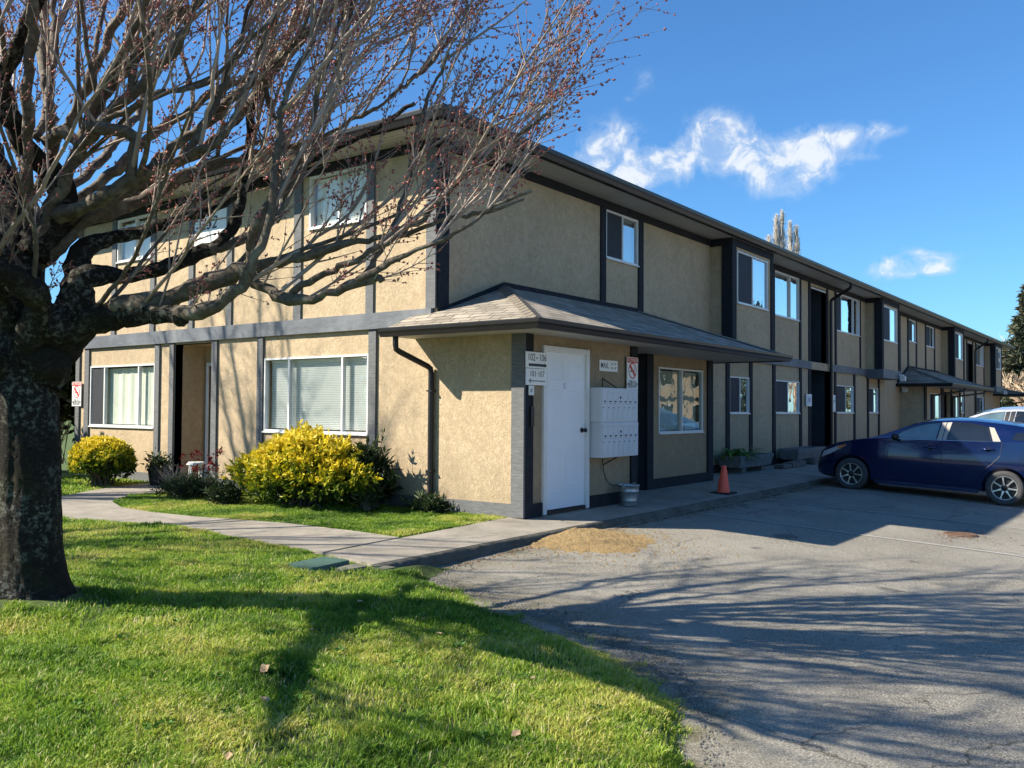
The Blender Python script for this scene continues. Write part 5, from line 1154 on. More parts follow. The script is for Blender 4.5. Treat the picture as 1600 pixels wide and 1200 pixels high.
# shoots, side twigs and buds
TB = Vector((T0.x, T0.y, 1.9)); tw = MB(); BP = []; BD = []
def shoot(p, d, ln, r0, lvl):
    n = 6 if lvl == 0 else 3; pts = [p]; cur = d.copy(); step = ln/n
    for k in range(n):
        cur = (cur+Vector((rs.gauss(0, 0.07), rs.gauss(0, 0.07), rs.gauss(0.02, 0.06)))).normalized(); pts.append(pts[-1]+cur*step)
    tw.tube(pts, [r0*(1-0.75*k/n) for k in range(n+1)], 5 if lvl == 0 else 3, cap=False)
    if lvl == 0:
        for k in range(1, n):
            for _ in range(rs.choice((2, 2, 3))):
                a = Vector((rs.gauss(0, 1), rs.gauss(0, 1), rs.gauss(0, 1))); s = (a-cur*a.dot(cur)).normalized(); b = pts[k].lerp(pts[k+1], rs.random())
                shoot(b, (cur*0.8+s*(0.4+0.5*rs.random())).normalized(), ln*(0.16+0.26*rs.random())*(1-0.35*k/n), r0*0.46, 1)
    nb = int(ln*(11 if lvl == 0 else 18))
    for _ in range(nb):
        t = (0.25+0.75*rs.random())*n; k = min(n-1, int(t)); b = pts[k].lerp(pts[k+1], t-k); a = Vector((rs.gauss(0, 1), rs.gauss(0, 1), rs.gauss(0, 1))).normalized()
        BP.append(tuple(b)); BD.append(tuple((a*0.8+cur).normalized()))
    for _ in range(4 if lvl == 0 else 2): BP.append(tuple(pts[-1])); BD.append(tuple((cur+Vector((rs.gauss(0, 0.5), rs.gauss(0, 0.5), rs.gauss(0, 0.5)))).normalized()))
right = Vector((Rm[0][0], Rm[1][0], 0)).normalized()
def vis(p):
    v = Rm.T @ (np.array(p)-CAM); return v[2] > 0.3, 800+FPX*v[0]/max(v[2], 0.3), 600+FPX*v[1]/max(v[2], 0.3), v[2]
def allowed(a, b):
    """keep the crown's outline where the photo has it: no shoots hanging over the lower facade"""
    for q in (a, b):
        f_, x, y, d = vis(q)
        if f_ and -50 < x < 1650:
            lim = 455 if x < 720 else 455-(x-720)*0.85
            if y > lim and q is b: return False
            if x > 1015-0.1*max(0, y): return False
            if d < 2.6 and y > -60: return False
    return True
count = 0
# medium branches between the limbs and the shoots
MED = []
for i, (P, Q) in enumerate(LP):
    p, q = smooth_path(P, Q, 0.05, 0, rs); n = len(p); L_ = sum((p[k+1]-p[k]).length for k in range(n-1))
    for _ in range(int(L_*(0.85 if i < len(LIMBS) else (2.2 if LEFT[i-len(LIMBS)] else 1.1)))+1):
        t = 0.32+0.66*rs.random() if i < len(LIMBS) else 0.15+0.8*rs.random(); k = min(n-2, int(t*(n-1))); b = p[k]; tang = (p[k+1]-p[k]).normalized(); out = (b-TB); out.z *= 0.6; out = out.normalized()
        a = Vector((rs.gauss(0, 1), rs.gauss(0, 1), rs.gauss(0, 0.6))).normalized(); d = (out*0.55+Vector((0, 0, 0.35+0.4*rs.random()))+a*0.6+tang*0.4).normalized(); ln = 1.0+1.3*rs.random(); ok = False
        for _t in range(4):
            if allowed(b, b+d*ln*1.25): ok = True; break
            ln *= 0.7; d = (d+Vector((0, 0, 0.3))).normalized()
        if not ok: continue
        pts = [b]; cur = d
        for s in range(6): cur = (cur+Vector((rs.gauss(0, 0.13), rs.gauss(0, 0.13), rs.gauss(0.05, 0.09)))).normalized(); pts.append(pts[-1]+cur*ln/6)
        r0 = min(q[k]*0.62, 0.011+0.012*rs.random()); rad = [r0*(1-0.62*s/6)*(1+rs.gauss(0, 0.06)) for s in range(7)]; MED.append((pts, rad, i))
for j, (pts, rad, i) in enumerate(MED):
    m = MB(); a, b_ = smooth_path(pts, rad, 0.10, 0.004, rs); m.tube(a, b_, 7)
    MED[j] = (a, b_, i, m)
NB = 90-len(LIMBS)
for j, (a, b_, i, m) in enumerate(sorted(MED, key=lambda r_: -r_[1][0])[:60]): m.build('side_branch', 'branch_bark', tree, fix=False, smooth=True)
for (a, b_, i, m) in sorted(MED, key=lambda r_: -r_[1][0])[60:]: tw.add([tuple(v) for v in m.v], m.f)
for (pts, rad, i, m) in MED:
    n = len(pts)
    for _ in range(int(0.5+len(pts)*0.10*(3.0 if i < len(LIMBS) else 2.5))):
        k = min(n-2, int((0.2+0.8*rs.random())*(n-1))); b = pts[k]; tang = (pts[k+1]-pts[k]).normalized(); a = Vector((rs.gauss(0, 1), rs.gauss(0, 1), rs.gauss(0.2, 1))).normalized(); d = (tang*0.9+a*0.55+Vector((0, 0, 0.25))).normalized(); ln = 0.35+0.9*rs.random()
        if not allowed(b, b+d*ln): continue
        shoot(b, d, ln, 0.0046+0.0042*ln*rs.random(), 0)
for i, (P, Q) in enumerate(LP):
    p, q = smooth_path(P, Q, 0.05, 0, rs); n = len(p); dens = 3.8 if i < len(LIMBS) else (2.6 if LEFT[i-len(LIMBS)] else 1.4)
    L_ = sum((p[k+1]-p[k]).length for k in range(n-1)); N_ = int(L_*dens)
    for _ in range(N_):
        t = rs.random()**0.62; 
        if i < len(LIMBS) and t < 0.30: continue
        k = min(n-2, int(t*(n-1))); b = p[k]; tang = (p[k+1]-p[k]).normalized(); out = (b-TB); out.z *= 0.75; out = out.normalized()
        a = Vector((rs.gauss(0, 1), rs.gauss(0, 1), rs.gauss(0.2, 1))).normalized()
        d = (out*0.62+Vector((0, 0, 0.40+0.5*rs.random()))+a*0.55+tang*0.35).normalized()
        if d.z < -0.05: d.z = abs(d.z)*0.5
        ln = rs.choice((0.35, 0.7, 1.1, 1.5, 1.8))*(0.7+0.5*rs.random())
        ok = False
        for _t in range(4):
            if allowed(b, b+d*ln*1.05): ok = True; break
            ln *= 0.6; d = (d+Vector((0, 0, 0.35))).normalized()
        if not ok: continue
        shoot(b, d, ln, 0.0052+0.0058*ln*rs.random()+0.001*ln, 0); count += 1
print('shoots', count, 'verts', len(tw.v))
tw.build('twigs', 'twig', tree, fix=False, smooth=True)
def buds(name, BP, BD, size, parent):
    BP = np.array(BP); BD = np.array(BD); n = len(BP); A = rng.normal(0, 1, (n, 3)); S = np.cross(BD, A); S /= np.linalg.norm(S, axis=1)[:, None]; U = np.cross(S, BD)
    s = (size*(0.6+0.9*rng.random(n)))[:, None]; w_ = 0.30
    V = np.stack([BP, BP+BD*s*0.45+S*s*w_, BP+BD*s*0.45+U*s*w_, BP+BD*s*0.45-S*s*w_, BP+BD*s*0.45-U*s*w_, BP+BD*s], 1); b = (np.arange(n)*6)[:, None]
    F = np.concatenate([b+np.array([q]) for q in ([0, 1, 2], [0, 2, 3], [0, 3, 4], [0, 4, 1], [5, 2, 1], [5, 3, 2], [5, 4, 3], [5, 1, 4])]); o = np_mesh(name, V.reshape(-1, 3), F, 'bud', parent); tag(o, kind='stuff'); return o
o = buds('buds', BP, BD, 0.021, tree); print('buds', len(BP))
for o in tree.children:
    if o.name.startswith('twigs'): tag(o, kind='stuff')

# a second bare tree stands further left, out of the picture; its twigs throw the streaky shadows on the end wall and the path
def bare_tree(name, base, h, spread, label, seed, n_l=9, dens=14, mat='branch_bark', group=None, twmat='twig', upright=0.0, r0=0.16, sh=(0.4, 1.3), tr=0.004):
    global tw, rs, BP, BD
    rs = random.Random(seed); t = thing(name, label, 'tree', base, 0, group); b = Vector(base); m = MB()
    p, q = smooth_path([b+Vector((0, 0, -0.1)), b+Vector((0.05, 0, h*0.15)), b+Vector((0, 0.05, h*0.32))], [r0*1.2, r0, r0*0.9], 0.2, 0, rs); rough_tube(m, p, q, 12, 0.05, rs); m.build('trunk', 'bark', t, smooth=True); top = p[-1]; m = MB(); tw = MB()
    for i in range(n_l):
        az = i*2.4+rs.random(); d = Vector((math.cos(az), math.sin(az), 0)); P = [top-Vector((0, 0, h*0.1))]; sp = spread*(0.55+0.45*rs.random()) if i else 0.1; hh = h*(0.45+0.23*rs.random())*(1 if i else 1.1)
        for s in (0.3, 0.6, 1.0): P.append(top+d*sp*(s**(1-0.6*upright) if upright == 0 else min(1, s*2.2)*(1-0.25*s))+Vector((rs.gauss(0, 0.1), rs.gauss(0, 0.1), hh*s)))
        p, q = smooth_path(P, [r0*0.55, r0*0.4, r0*0.25, r0*0.08], 0.25, 0.02, rs); m.tube(p, q, 7)
        for _ in range(int(hh*dens)):
            k = min(len(p)-2, int(rs.random()**0.7*(len(p)-1))); a = Vector((rs.gauss(0, 1), rs.gauss(0, 1), rs.gauss(0.3, 0.6))).normalized(); ln = sh[0]+(sh[1]-sh[0])*rs.random()
            dd = (a*(0.7-0.45*upright)+Vector((0, 0, 0.5+1.0*upright))+d*0.3*(1-upright)).normalized(); pts = [p[k]]; 
            for s in range(3): dd = (dd+Vector((rs.gauss(0, 0.12), rs.gauss(0, 0.12), 0.05))).normalized(); pts.append(pts[-1]+dd*ln/3)
            tw.tube(pts, [tr*2, tr*1.6, tr*1.1, tr*0.5], 3, cap=False)
            for s in range(4):
                a = Vector((rs.gauss(0, 1), rs.gauss(0, 1), rs.gauss(0.4, 0.7))).normalized(); b0 = pts[rs.choice((1, 2))]; tw.tube([b0, b0+(a*0.8+dd)*ln*0.22], [tr, tr*0.4], 3, cap=False)
    m.build('limbs', mat, t, fix=False, smooth=True); o = tw.build('twigs', twmat, t, fix=False); tag(o, kind='stuff'); return t
bare_tree('bare_tree', (-5.8, 8.8, 0), 9.0, 2.3, 'bare tree left of the building whose twig shadows fall on the end wall', 31, 12, 9)
bare_tree('bare_tree', (-8.6, 5.0, 0), 7.6, 2.4, 'second bare tree further left whose shadow crosses the garden path', 33, 11, 8)

# ================================================================== FAR TREES AND HEDGE
def far_label(i): return i
# poplars: upright columns of twigs
def poplar(x, y, h, label, stems, seed):
    r_ = random.Random(seed); t = thing('poplar', label, 'tree', (x, y, 0), 0, 'poplars behind the roof'); m = MB(); w_ = MB()
    for (dx, dy, hh, rad) in stems:
        b = Vector((x+dx*0.5, y+dy*0.5, 0)); top = Vector((x+dx, y+dy, hh)); m.tube([b, b.lerp(top, 0.5)+Vector((r_.gauss(0, 0.2), 0, 0)), top], [0.28, 0.16, 0.03], 6)
        n = int(hh*21)
        for i in range(n):
            k = 0.25+0.75*r_.random()**0.8; p = b.lerp(top, k); a = r_.random()*6.28; rad_ = rad*(1-k)**0.55*1.15+0.12
            q = p+Vector((math.cos(a)*rad_*r_.random(), math.sin(a)*rad_*r_.random(), 0.9+1.3*r_.random()*(1-k)+0.25)); w_.tube([p, (p+q)/2+Vector((math.cos(a)*rad_*0.35, math.sin(a)*rad_*0.35, -0.1)), q], [0.026, 0.02, 0.01], 3, cap=False)
            for _ in range(2): e = (p+q)/2; w_.tube([e, e+Vector((r_.gauss(0, 0.2), r_.gauss(0, 0.2), 0.55))], [0.02, 0.008], 3, cap=False)
    m.build('trunk', 'far_stem', t, fix=False); o = w_.build('twigs', 'far_stem', t, fix=False); tag(o, kind='stuff')
def farpos(px, d): v = Rm @ np.array([(px-800)/FPX*d, 0, d]); return CAM[0]+v[0], CAM[1]+v[1]
x, y = farpos(1215, 92); poplar(x, y, 22, 'left of the two tall bare poplars above the roofline', [(-0.9*0.6, 0.9*0.8, 18.6, 1.1), (-0.1, 0.1, 20.9, 1.0), (0.5*0.6, -0.5*0.8, 21.4, 1.1)], 5)
x, y = farpos(1240, 94); poplar(x, y, 21, 'right of the two tall bare poplars above the roofline', [(-0.35*0.6, 0.35*0.8, 20.6, 0.9), (0.35*0.6, -0.35*0.8, 20.2, 1.1)], 6)
x, y = farpos(1556, 78); bare_tree('bare_tree', (x, y, 0), 7.8, 1.6, 'small bare tree just past the far end of the roof', 41, 9, 3.2, group='bare trees past the building', sh=(0.6, 1.4), tr=0.02, twmat='far_stem', mat='far_stem')
BUSHL = ['tan bare thicket tree directly past the building end', 'tan bare thicket tree left of the conifer', 'tan bare thicket tree in front of the conifer', 'tan bare thicket tree at the right picture edge', 'low tan bare thicket behind the white vehicle']
for i, (px, d, h, s) in enumerate(((1588, 70, 5.6, 1.9), (1602, 66, 6.4, 2.2), (1630, 62, 6.0, 2.4), (1665, 66, 6.6, 2.4), (1612, 56, 3.4, 2.0))):
    x, y = farpos(px, d); bare_tree('bare_tree', (x, y, 0), h, s, BUSHL[i], 50+i, 12, 7, group='bare trees past the building', sh=(0.6, 1.5), tr=0.022, twmat='far_twig', mat='far_twig')
def conifer(x, y, h, rad, label, seed, n=150, group='conifers past the car park'):
    r_ = np.random.default_rng(seed); t = thing('conifer', label, 'tree', (x, y, 0), 0, group); m = MB(); m.tube([(x, y, 0), (x, y, h*0.97)], [0.28, 0.03], 8); m.build('trunk', 'bark', t); parts = []; cols = []; bm_ = MB()
    for i in range(n):
        k = (i+0.5)/n; z = h*(0.06+0.92*k); a = i*2.399+r_.normal(0, 0.2); L_ = rad*(1-k)**0.8*(0.75+0.5*r_.random())+0.15; m_ = int(60+200*L_/rad)
        s = r_.random(m_)**0.7; side = r_.normal(0, 1, m_)*0.24*L_*(1.1-s); P = np.stack([x+np.cos(a)*L_*s-np.sin(a)*side, y+np.sin(a)*L_*s+np.cos(a)*side, z+L_*(0.10*s-0.40*s*s+0.18*s**4)+r_.normal(0, 0.07, m_)-0.1*np.abs(side)], 1)
        D = np.tile([np.cos(a), np.sin(a), 0.05], (m_, 1))+r_.normal(0, 0.45, (m_, 3)); parts.append(leaf_cloud(P, D, 0.34, 0.3, 0.3)); cols.append(np.clip(0.15+0.55*s+0.3*r_.random(m_), 0, 1)); bm_.tube([(x, y, z), (x+np.cos(a)*L_*0.9, y+np.sin(a)*L_*0.9, z-0.2*L_)], [0.05, 0.01], 4, cap=False)
    V, F = merge(parts); np_mesh('foliage', V, F, 'conifer_leaf', t, rnd=np.repeat(np.concatenate(cols), 4)); bm_.build('limbs', 'bark', t, fix=False)
x, y = farpos(1622, 60); conifer(x, y, 11.0, 3.3, 'dark green conifer at the right edge of the picture behind the parked vehicles', 3)
# hedge and dark evergreens behind the left end
def hedge_tree(x, y, h, r_, label, seed):
    bush('evergreen', (x, y, h*0.5), (r_, r_, h*0.52), 900, 6, 0.26, label, 'dark_leaf', seed=seed, lumps=12, aspect=0.4, name_cat='tree', edge_rag=0.2, low=0.1, top_yellow=0.6)
HL = ['small dark evergreen right against the left corner of the building', 'dark evergreen behind the left corner of the building', 'dark evergreen seen just left of the building corner', 'dark evergreen behind the trunk', 'dark evergreen at the left picture edge', 'dark evergreen furthest left']
for i, (x, y, h, r_) in enumerate(((-0.55, 10.9, 2.3, 0.8), (1.2, 13.0, 3.1, 1.3), (-0.4, 12.2, 2.9, 1.2), (-2.6, 12.0, 3.3, 1.4), (-4.9, 11.4, 3.4, 1.5), (-7.2, 10.8, 3.3, 1.5))): hedge_tree(x, y, h, r_, HL[i], 70+i)
twiggy('red_leaved_plant', (-0.25, 10.1, 0.0), 14, 1.0, 0.22, 'dark red leafy plant in the shade past the left building corner', ('red_leaf', 0.10, 0.7, 10), seed=18)
# broad-leaved weeds scattered through the lawn
P_w = []; D_w = []
for _ in range(70):
    x = random.uniform(-7.2, -3.6); y = random.uniform(-6.2, 0.5)
    if x > float(edge_x(y))-0.15 or inside(np.array([x]), np.array([y]), PATHP)[0]: continue
    for k in range(9):
        a = k*0.7+random.random()*0.4; P_w.append((x+math.cos(a)*0.006, y+math.sin(a)*0.006, float(lawn_z(np.array(x), np.array(y)))+0.026)); D_w.append((math.cos(a), math.sin(a), 0.35))
V, F = leaf_cloud(np.array(P_w), np.array(D_w), 0.032, 0.5, 0.12); o = np_mesh('lawn_weeds', V, F, 'primrose_leaf', rnd=np.repeat(0.2+0.5*rng.random(len(P_w)), 4)); tag(o, 'small broad-leaved weeds scattered through the lawn grass', 'weeds', kind='stuff')

# ================================================================== VEHICLES
KEEP[0] = False
def make_car(name, label, paint, loc, pitch=0.05, hs=1.0, ls=1.0, van=False, group=None):
    """local frame: x = across (left side at -0.86 faces the camera), y = -s along the length (front at s=0), z up from the wheels' contact"""
    t = thing(name, label, 'car', loc, 0, group); t.rotation_euler = (math.atan(pitch), 0, 0); WB0, WB1, WR = 0.72, 3.29, 0.300; HW = 0.865
    top = [(0.0, 0.50), (0.03, 0.58), (0.10, 0.69), (0.22, 0.79), (0.45, 0.885), (0.75, 0.955), (1.02, 1.01), (1.20, 1.07), (1.40, 1.165), (1.62, 1.28), (1.85, 1.38), (2.10, 1.445), (2.4, 1.475), (2.75, 1.485), (3.1, 1.465), (3.4, 1.435), (3.65, 1.395), (3.82, 1.33), (3.98, 1.15), (4.10, 0.98), (4.16, 0.80), (4.18, 0.62), (4.16, 0.45)]
    bel = [(0.0, 0.49), (0.10, 0.66), (0.22, 0.76), (0.45, 0.855), (0.75, 0.93), (1.02, 0.985), (1.20, 1.01), (1.5, 1.02), (2.2, 1.045), (3.0, 1.075), (3.5, 1.10), (3.82, 1.11), (3.98, 1.05), (4.10, 0.93), (4.18, 0.6)]
    hwl = [(0.0, 0.56), (0.05, 0.66), (0.15, 0.74), (0.35, 0.805), (0.7, 0.85), (1.2, 0.865), (3.2, 0.865), (3.7, 0.84), (3.95, 0.79), (4.1, 0.73), (4.18, 0.66)]
    f = lambda tab, s: float(np.interp(s, [a for a, b in tab], [b for a, b in tab])); H = lambda s: f(top, s)*hs; B = lambda s: min(f(bel, s)*hs*(0.97 if van else 1), H(s)-0.006); HWf = lambda s: f(hwl, s)
    bot = lambda s: 0.20+0.10*max(0, 0.25-s)/0.25*0.4+0.14*max(0, s-3.8)/0.4
    def halfw(s, z):
        w0 = HWf(s); b = B(s); h = H(s)
        if z <= b:
            k = (z-bot(s))/max(b-bot(s), 0.05); return w0*(0.955+0.045*math.sin(min(1, k*1.5)*math.pi/2)-0.035*max(0, k-0.55)**1.4/0.35)
        k = (z-b)/max(h-b, 0.02); rise = (h-b)
        return w0*0.972-min(rise, 0.5)*(0.36*k+0.30*k**6)
    S = sorted(set([a for a, b in top]+list(np.linspace(0, 4.18, 54)))); V = []; K = 0; rows = []
    for s in S:
        b0, b, h = bot(s), B(s), H(s); row = [(0, b0)]; row += [(halfw(s, b0)*0.9, b0), (halfw(s, b0+0.03), b0+0.04)]
        for k in (0.15, 0.3, 0.45, 0.58, 0.66, 0.74, 0.82, 0.9, 0.96, 1.0): z = b0+(b-b0)*k; row.append((halfw(s, max(z, b0+0.04)), max(z, b0+0.04+0.001*k)))
        for k in (0.04, 0.25, 0.5, 0.75, 0.92): z = b+(h-b)*k*0.94; row.append((halfw(s, z), z))
        we = row[-1][0]; ze = row[-1][1]
        for k in (0.88, 0.7, 0.45, 0.2, 0.0): row.append((we*k, ze+(h-ze)*(1-k**2.4)))
        rows.append([(-x, -s*ls, z) for x, z in row]+[(x, -s*ls, z) for x, z in row[::-1][1:-1]])
    n = len(rows[0]); vs = [p for r_ in rows for p in r_]; fs = [(i*n+j, i*n+(j+1) % n, (i+1)*n+(j+1) % n, (i+1)*n+j) for i in range(len(rows)-1) for j in range(n)]+[tuple(range(n))[::-1], tuple(range((len(rows)-1)*n, len(rows)*n))]
    m = MB(); m.add(vs, fs); body = m.build('body', paint, t, smooth=True)
    # cut the wheel arches
    cut = MB()
    for s in (WB0, WB1): 
        for sx in (-1, 1): cut.lathe([(0.0, -0.25), (WR+0.048, -0.25), (WR+0.048, 0.3), (0.0, 0.3)], (sx*0.80, -s*ls, WR+0.01), 36, 0)
    co_ = cut.build('cut', 'black_plastic', None); md = body.modifiers.new('b', 'BOOLEAN'); md.operation = 'DIFFERENCE'; md.object = co_; md.solver = 'EXACT'
    co_.location = t.location; co_.rotation_euler = t.rotation_euler
    bpy.context.view_layer.update(); dg = bpy.context.evaluated_depsgraph_get(); me = bpy.data.meshes.new_from_object(body.evaluated_get(dg)); body.modifiers.clear(); body.data = me; bpy.data.objects.remove(co_)
    me.polygons.foreach_set('use_smooth', [True]*len(me.polygons))
    try: me.set_sharp_from_angle(angle=R(32))
    except Exception: pass
    def skin(name, poly, mat, off=0.004, parent=t, th=0.0, sides=(-1, 1)):
        """patch lying on the body side: poly in (s, z), subdivided on a grid and clipped"""
        for sx in sides:
            bm = bmesh.new(); vs = [bm.verts.new((s_, 0, z)) for s_, z in poly]; bm.faces.new(vs)
            for ax, lo, hi, st in ((0, min(p[0] for p in poly), max(p[0] for p in poly), 0.06), (2, min(p[1] for p in poly), max(p[1] for p in poly), 0.05)):
                c = lo+st
                while c < hi:
                    co = [0, 0, 0]; co[ax] = c; no = [0, 0, 0]; no[ax] = 1; bmesh.ops.bisect_plane(bm, geom=bm.verts[:]+bm.edges[:]+bm.faces[:], plane_co=co, plane_no=no); c += st
            for v in bm.verts: s_, z = v.co.x, v.co.z; v.co = Vector((sx*(halfw(s_, z)+off), -s_*ls, z))
            if sx > 0: bmesh.ops.reverse_faces(bm, faces=bm.faces)
            me = bpy.data.meshes.new(name); bm.to_mesh(me); bm.free(); me.polygons.foreach_set('use_smooth', [True]*len(me.polygons)); link(name, me, parent, mat)
    def line(name, pts, r_, mat, off=0.0, sides=(-1, 1), parent=t):
        for sx in sides:
            q = []
            for (a, b), (c, d) in zip(pts, pts[1:]):
                k = max(1, int(math.hypot(c-a, d-b)/0.06))
                for i in range(k): q.append((a+(c-a)*i/k, b+(d-b)*i/k))
            q.append(pts[-1]); m = MB(); m.tube([(sx*(halfw(s_, z)+off), -s_*ls, z) for s_, z in q], r_, 5); m.build(name, mat, parent)
    g = lambda s, k: (s, B(s)+(H(s)*0.955-B(s))*k)
    fw = [(1.42, B(1.42)+0.02), (2.17, B(2.17)+0.015), g(2.22, 0.93), g(2.0, 0.93), g(1.8, 0.90), g(1.6, 0.80)]
    rw = [(2.36, B(2.36)+0.015), (3.06, B(3.06)+0.015), g(2.98, 0.80), g(2.7, 0.90), g(2.42, 0.93)]
    qw = [(3.36, B(3.36)+0.05), (3.82, B(3.82)+0.02), g(3.62, 0.70), g(3.42, 0.66)]
    skin('side_window', fw, 'car_glass', 0.003); skin('side_window', rw, 'privacy_glass', 0.003); skin('side_window', qw, 'privacy_glass', 0.003)
    # window surrounds
    for w_ in (fw, rw): line('window_trim', w_+[w_[0]], 0.006, 'black_plastic', 0.002)
    skin('door_pillar', [(2.19, B(2.19)+0.015), (2.26, B(2.26)+0.015), g(2.31, 0.93), g(2.24, 0.93)], 'beige_plastic' if paint == 'car_blue' else 'black_plastic', 0.004); skin('door_pillar', [(2.275, B(2.27)+0.015), (2.335, B(2.335)+0.015), g(2.40, 0.93), g(2.325, 0.93)], 'beige_plastic' if paint == 'car_blue' else 'black_plastic', 0.004)
    if paint == 'car_blue': skin('door_pillar', [(3.08, B(3.08)+0.015), (3.20, B(3.2)+0.015), g(3.08, 0.78), g(3.0, 0.80)], 'beige_plastic', 0.004)
    line('window_sill_strip', [(1.40, B(1.4)+0.008), (2.2, B(2.2)+0.004), (3.2, B(3.2)+0.004)], 0.007, 'chrome' if paint == 'car_blue' else 'black_plastic', 0.0)
    # door gaps
    for pts in ([(1.42, B(1.42)), (1.36, 0.80), (1.34, 0.45), (1.38, 0.30)], [(2.26, B(2.26)), (2.27, 0.7), (2.28, 0.30)], [(3.22, B(3.22)), (3.20, 0.85), (3.08, 0.70), (2.95, 0.58), (2.86, 0.40), (2.82, 0.30)], [(1.38, 0.30), (2.82, 0.30)]): line('door_gap', pts, 0.0048, 'black_plastic', -0.002)
    line('side_crease', [(1.45, 0.84), (2.3, 0.86), (3.2, 0.90)], 0.0, paint, 0) if False else None
    # rocker
    for sx in (-1, 1): m = MB(); m.box(sx*0.845-0.02, sx*0.845+0.02, -2.90*ls, -1.14*ls, 0.17, 0.235); m.build('rocker_panel', paint, t, bevel=0.012)
    for s_, z in ((2.09, 0.905), (3.02, 0.945)):
        for sx in (-1, 1):
            w_ = halfw(s_, z)*sx; m = MB(); m.tube([(w_, -(s_-0.10)*ls, z), (w_+sx*0.028, -(s_-0.08)*ls, z), (w_+sx*0.03, -(s_+0.06)*ls, z+0.004), (w_, -(s_+0.09)*ls, z+0.004)], 0.014, 8); m.build('door_handle', paint, t, smooth=True)
            m = MB(); m.lathe([(0.0, 0), (0.045, 0), (0.043, 0.004), (0.0, 0.005)], (w_+sx*0.001 if sx > 0 else w_-0.005, -s_*ls, z), 16, 0); m.build('handle_cup', 'black_plastic', t)
    skin('fuel_flap', [(3.52, 0.80), (3.70, 0.80), (3.70, 0.96), (3.52, 0.96)], paint, 0.003, sides=(-1,)); line('flap_gap', [(3.515, 0.795), (3.705, 0.795), (3.705, 0.965), (3.515, 0.965), (3.515, 0.795)], 0.003, 'black_plastic', 0.0, (-1,))
    # windscreens, laid on the body's centre surface
    def across(name, s0, s1, k0, k1, mat, off=0.006):
        m = MB(); NS, NK = 10, 12; vs = []
        for i in range(NS+1):
            s = s0+(s1-s0)*i/NS; b, h = B(s), H(s); ze = b+(h-b)*0.92*0.94; we = halfw(s, ze)
            for j in range(NK+1):
                k = (k0+(k1-k0)*i/NS)*(2*j/NK-1); vs.append((we*k, -s*ls-off*0.6*(1 if s0 > 2 else -1), ze+(h-ze)*(1-abs(k)**2.4)+off))
        m.add(vs, [(i*(NK+1)+j, i*(NK+1)+j+1, (i+1)*(NK+1)+j+1, (i+1)*(NK+1)+j) for i in range(NS) for j in range(NK)]); m.build(name, mat, t, smooth=True)
    across('windscreen', 1.10, 1.96, 0.93, 0.90, 'car_glass'); across('rear_window', 3.70, 4.0, 0.85, 0.88, 'privacy_glass')
    # lamps
    skin('headlight', [(0.10, 0.56*hs), (0.16, 0.685*hs), (0.42, 0.80*hs), (0.58, 0.845*hs), (0.50, 0.77*hs), (0.30, 0.65*hs)], 'headlamp', 0.006); skin('turn_signal', [(0.40, 0.78*hs), (0.58, 0.85*hs), (0.60, 0.83*hs), (0.48, 0.75*hs)], 'amber', 0.008)
    skin('tail_light', [(3.95, 0.70*hs), (4.10, 0.72*hs), (4.02, 0.98*hs), (3.90, 0.95*hs)], 'tail_red', 0.006)
    m = MB(); m.box(-0.5, 0.5, -0.03, 0.012, 0.33, 0.44); m.build('grille', 'black_plastic', t)
    # mirrors
    for sx in (-1, 1):
        m = MB(); c = (sx*0.965, -1.50*ls, B(1.5)+0.045); st = len(m.v); m.lathe([(math.sin(q), -math.cos(q)) for q in np.linspace(0.1, 3.04, 9)], (0, 0, 0), 14, 1)
        m.v = [(c[0]+x*0.105, c[1]+y*0.065, c[2]+z*0.07) for x, y, z in m.v]; mm = m.build('wing_mirror', paint if sx > 0 else 'black_plastic', t, smooth=True)
        m = MB(); m.tube([(sx*0.84, -1.46*ls, B(1.5)+0.0), (sx*0.92, -1.48*ls, B(1.5)+0.02)], 0.022, 6); m.build('mirror_arm', 'black_plastic', mm)
    # roof rails/antenna
    m = MB(); m.tube([(0.0, -3.2*ls, H(3.2)-0.01), (0.0, -3.38*ls, H(3.3)+0.14)], 0.005, 5); m.build('antenna', 'black_plastic', t)
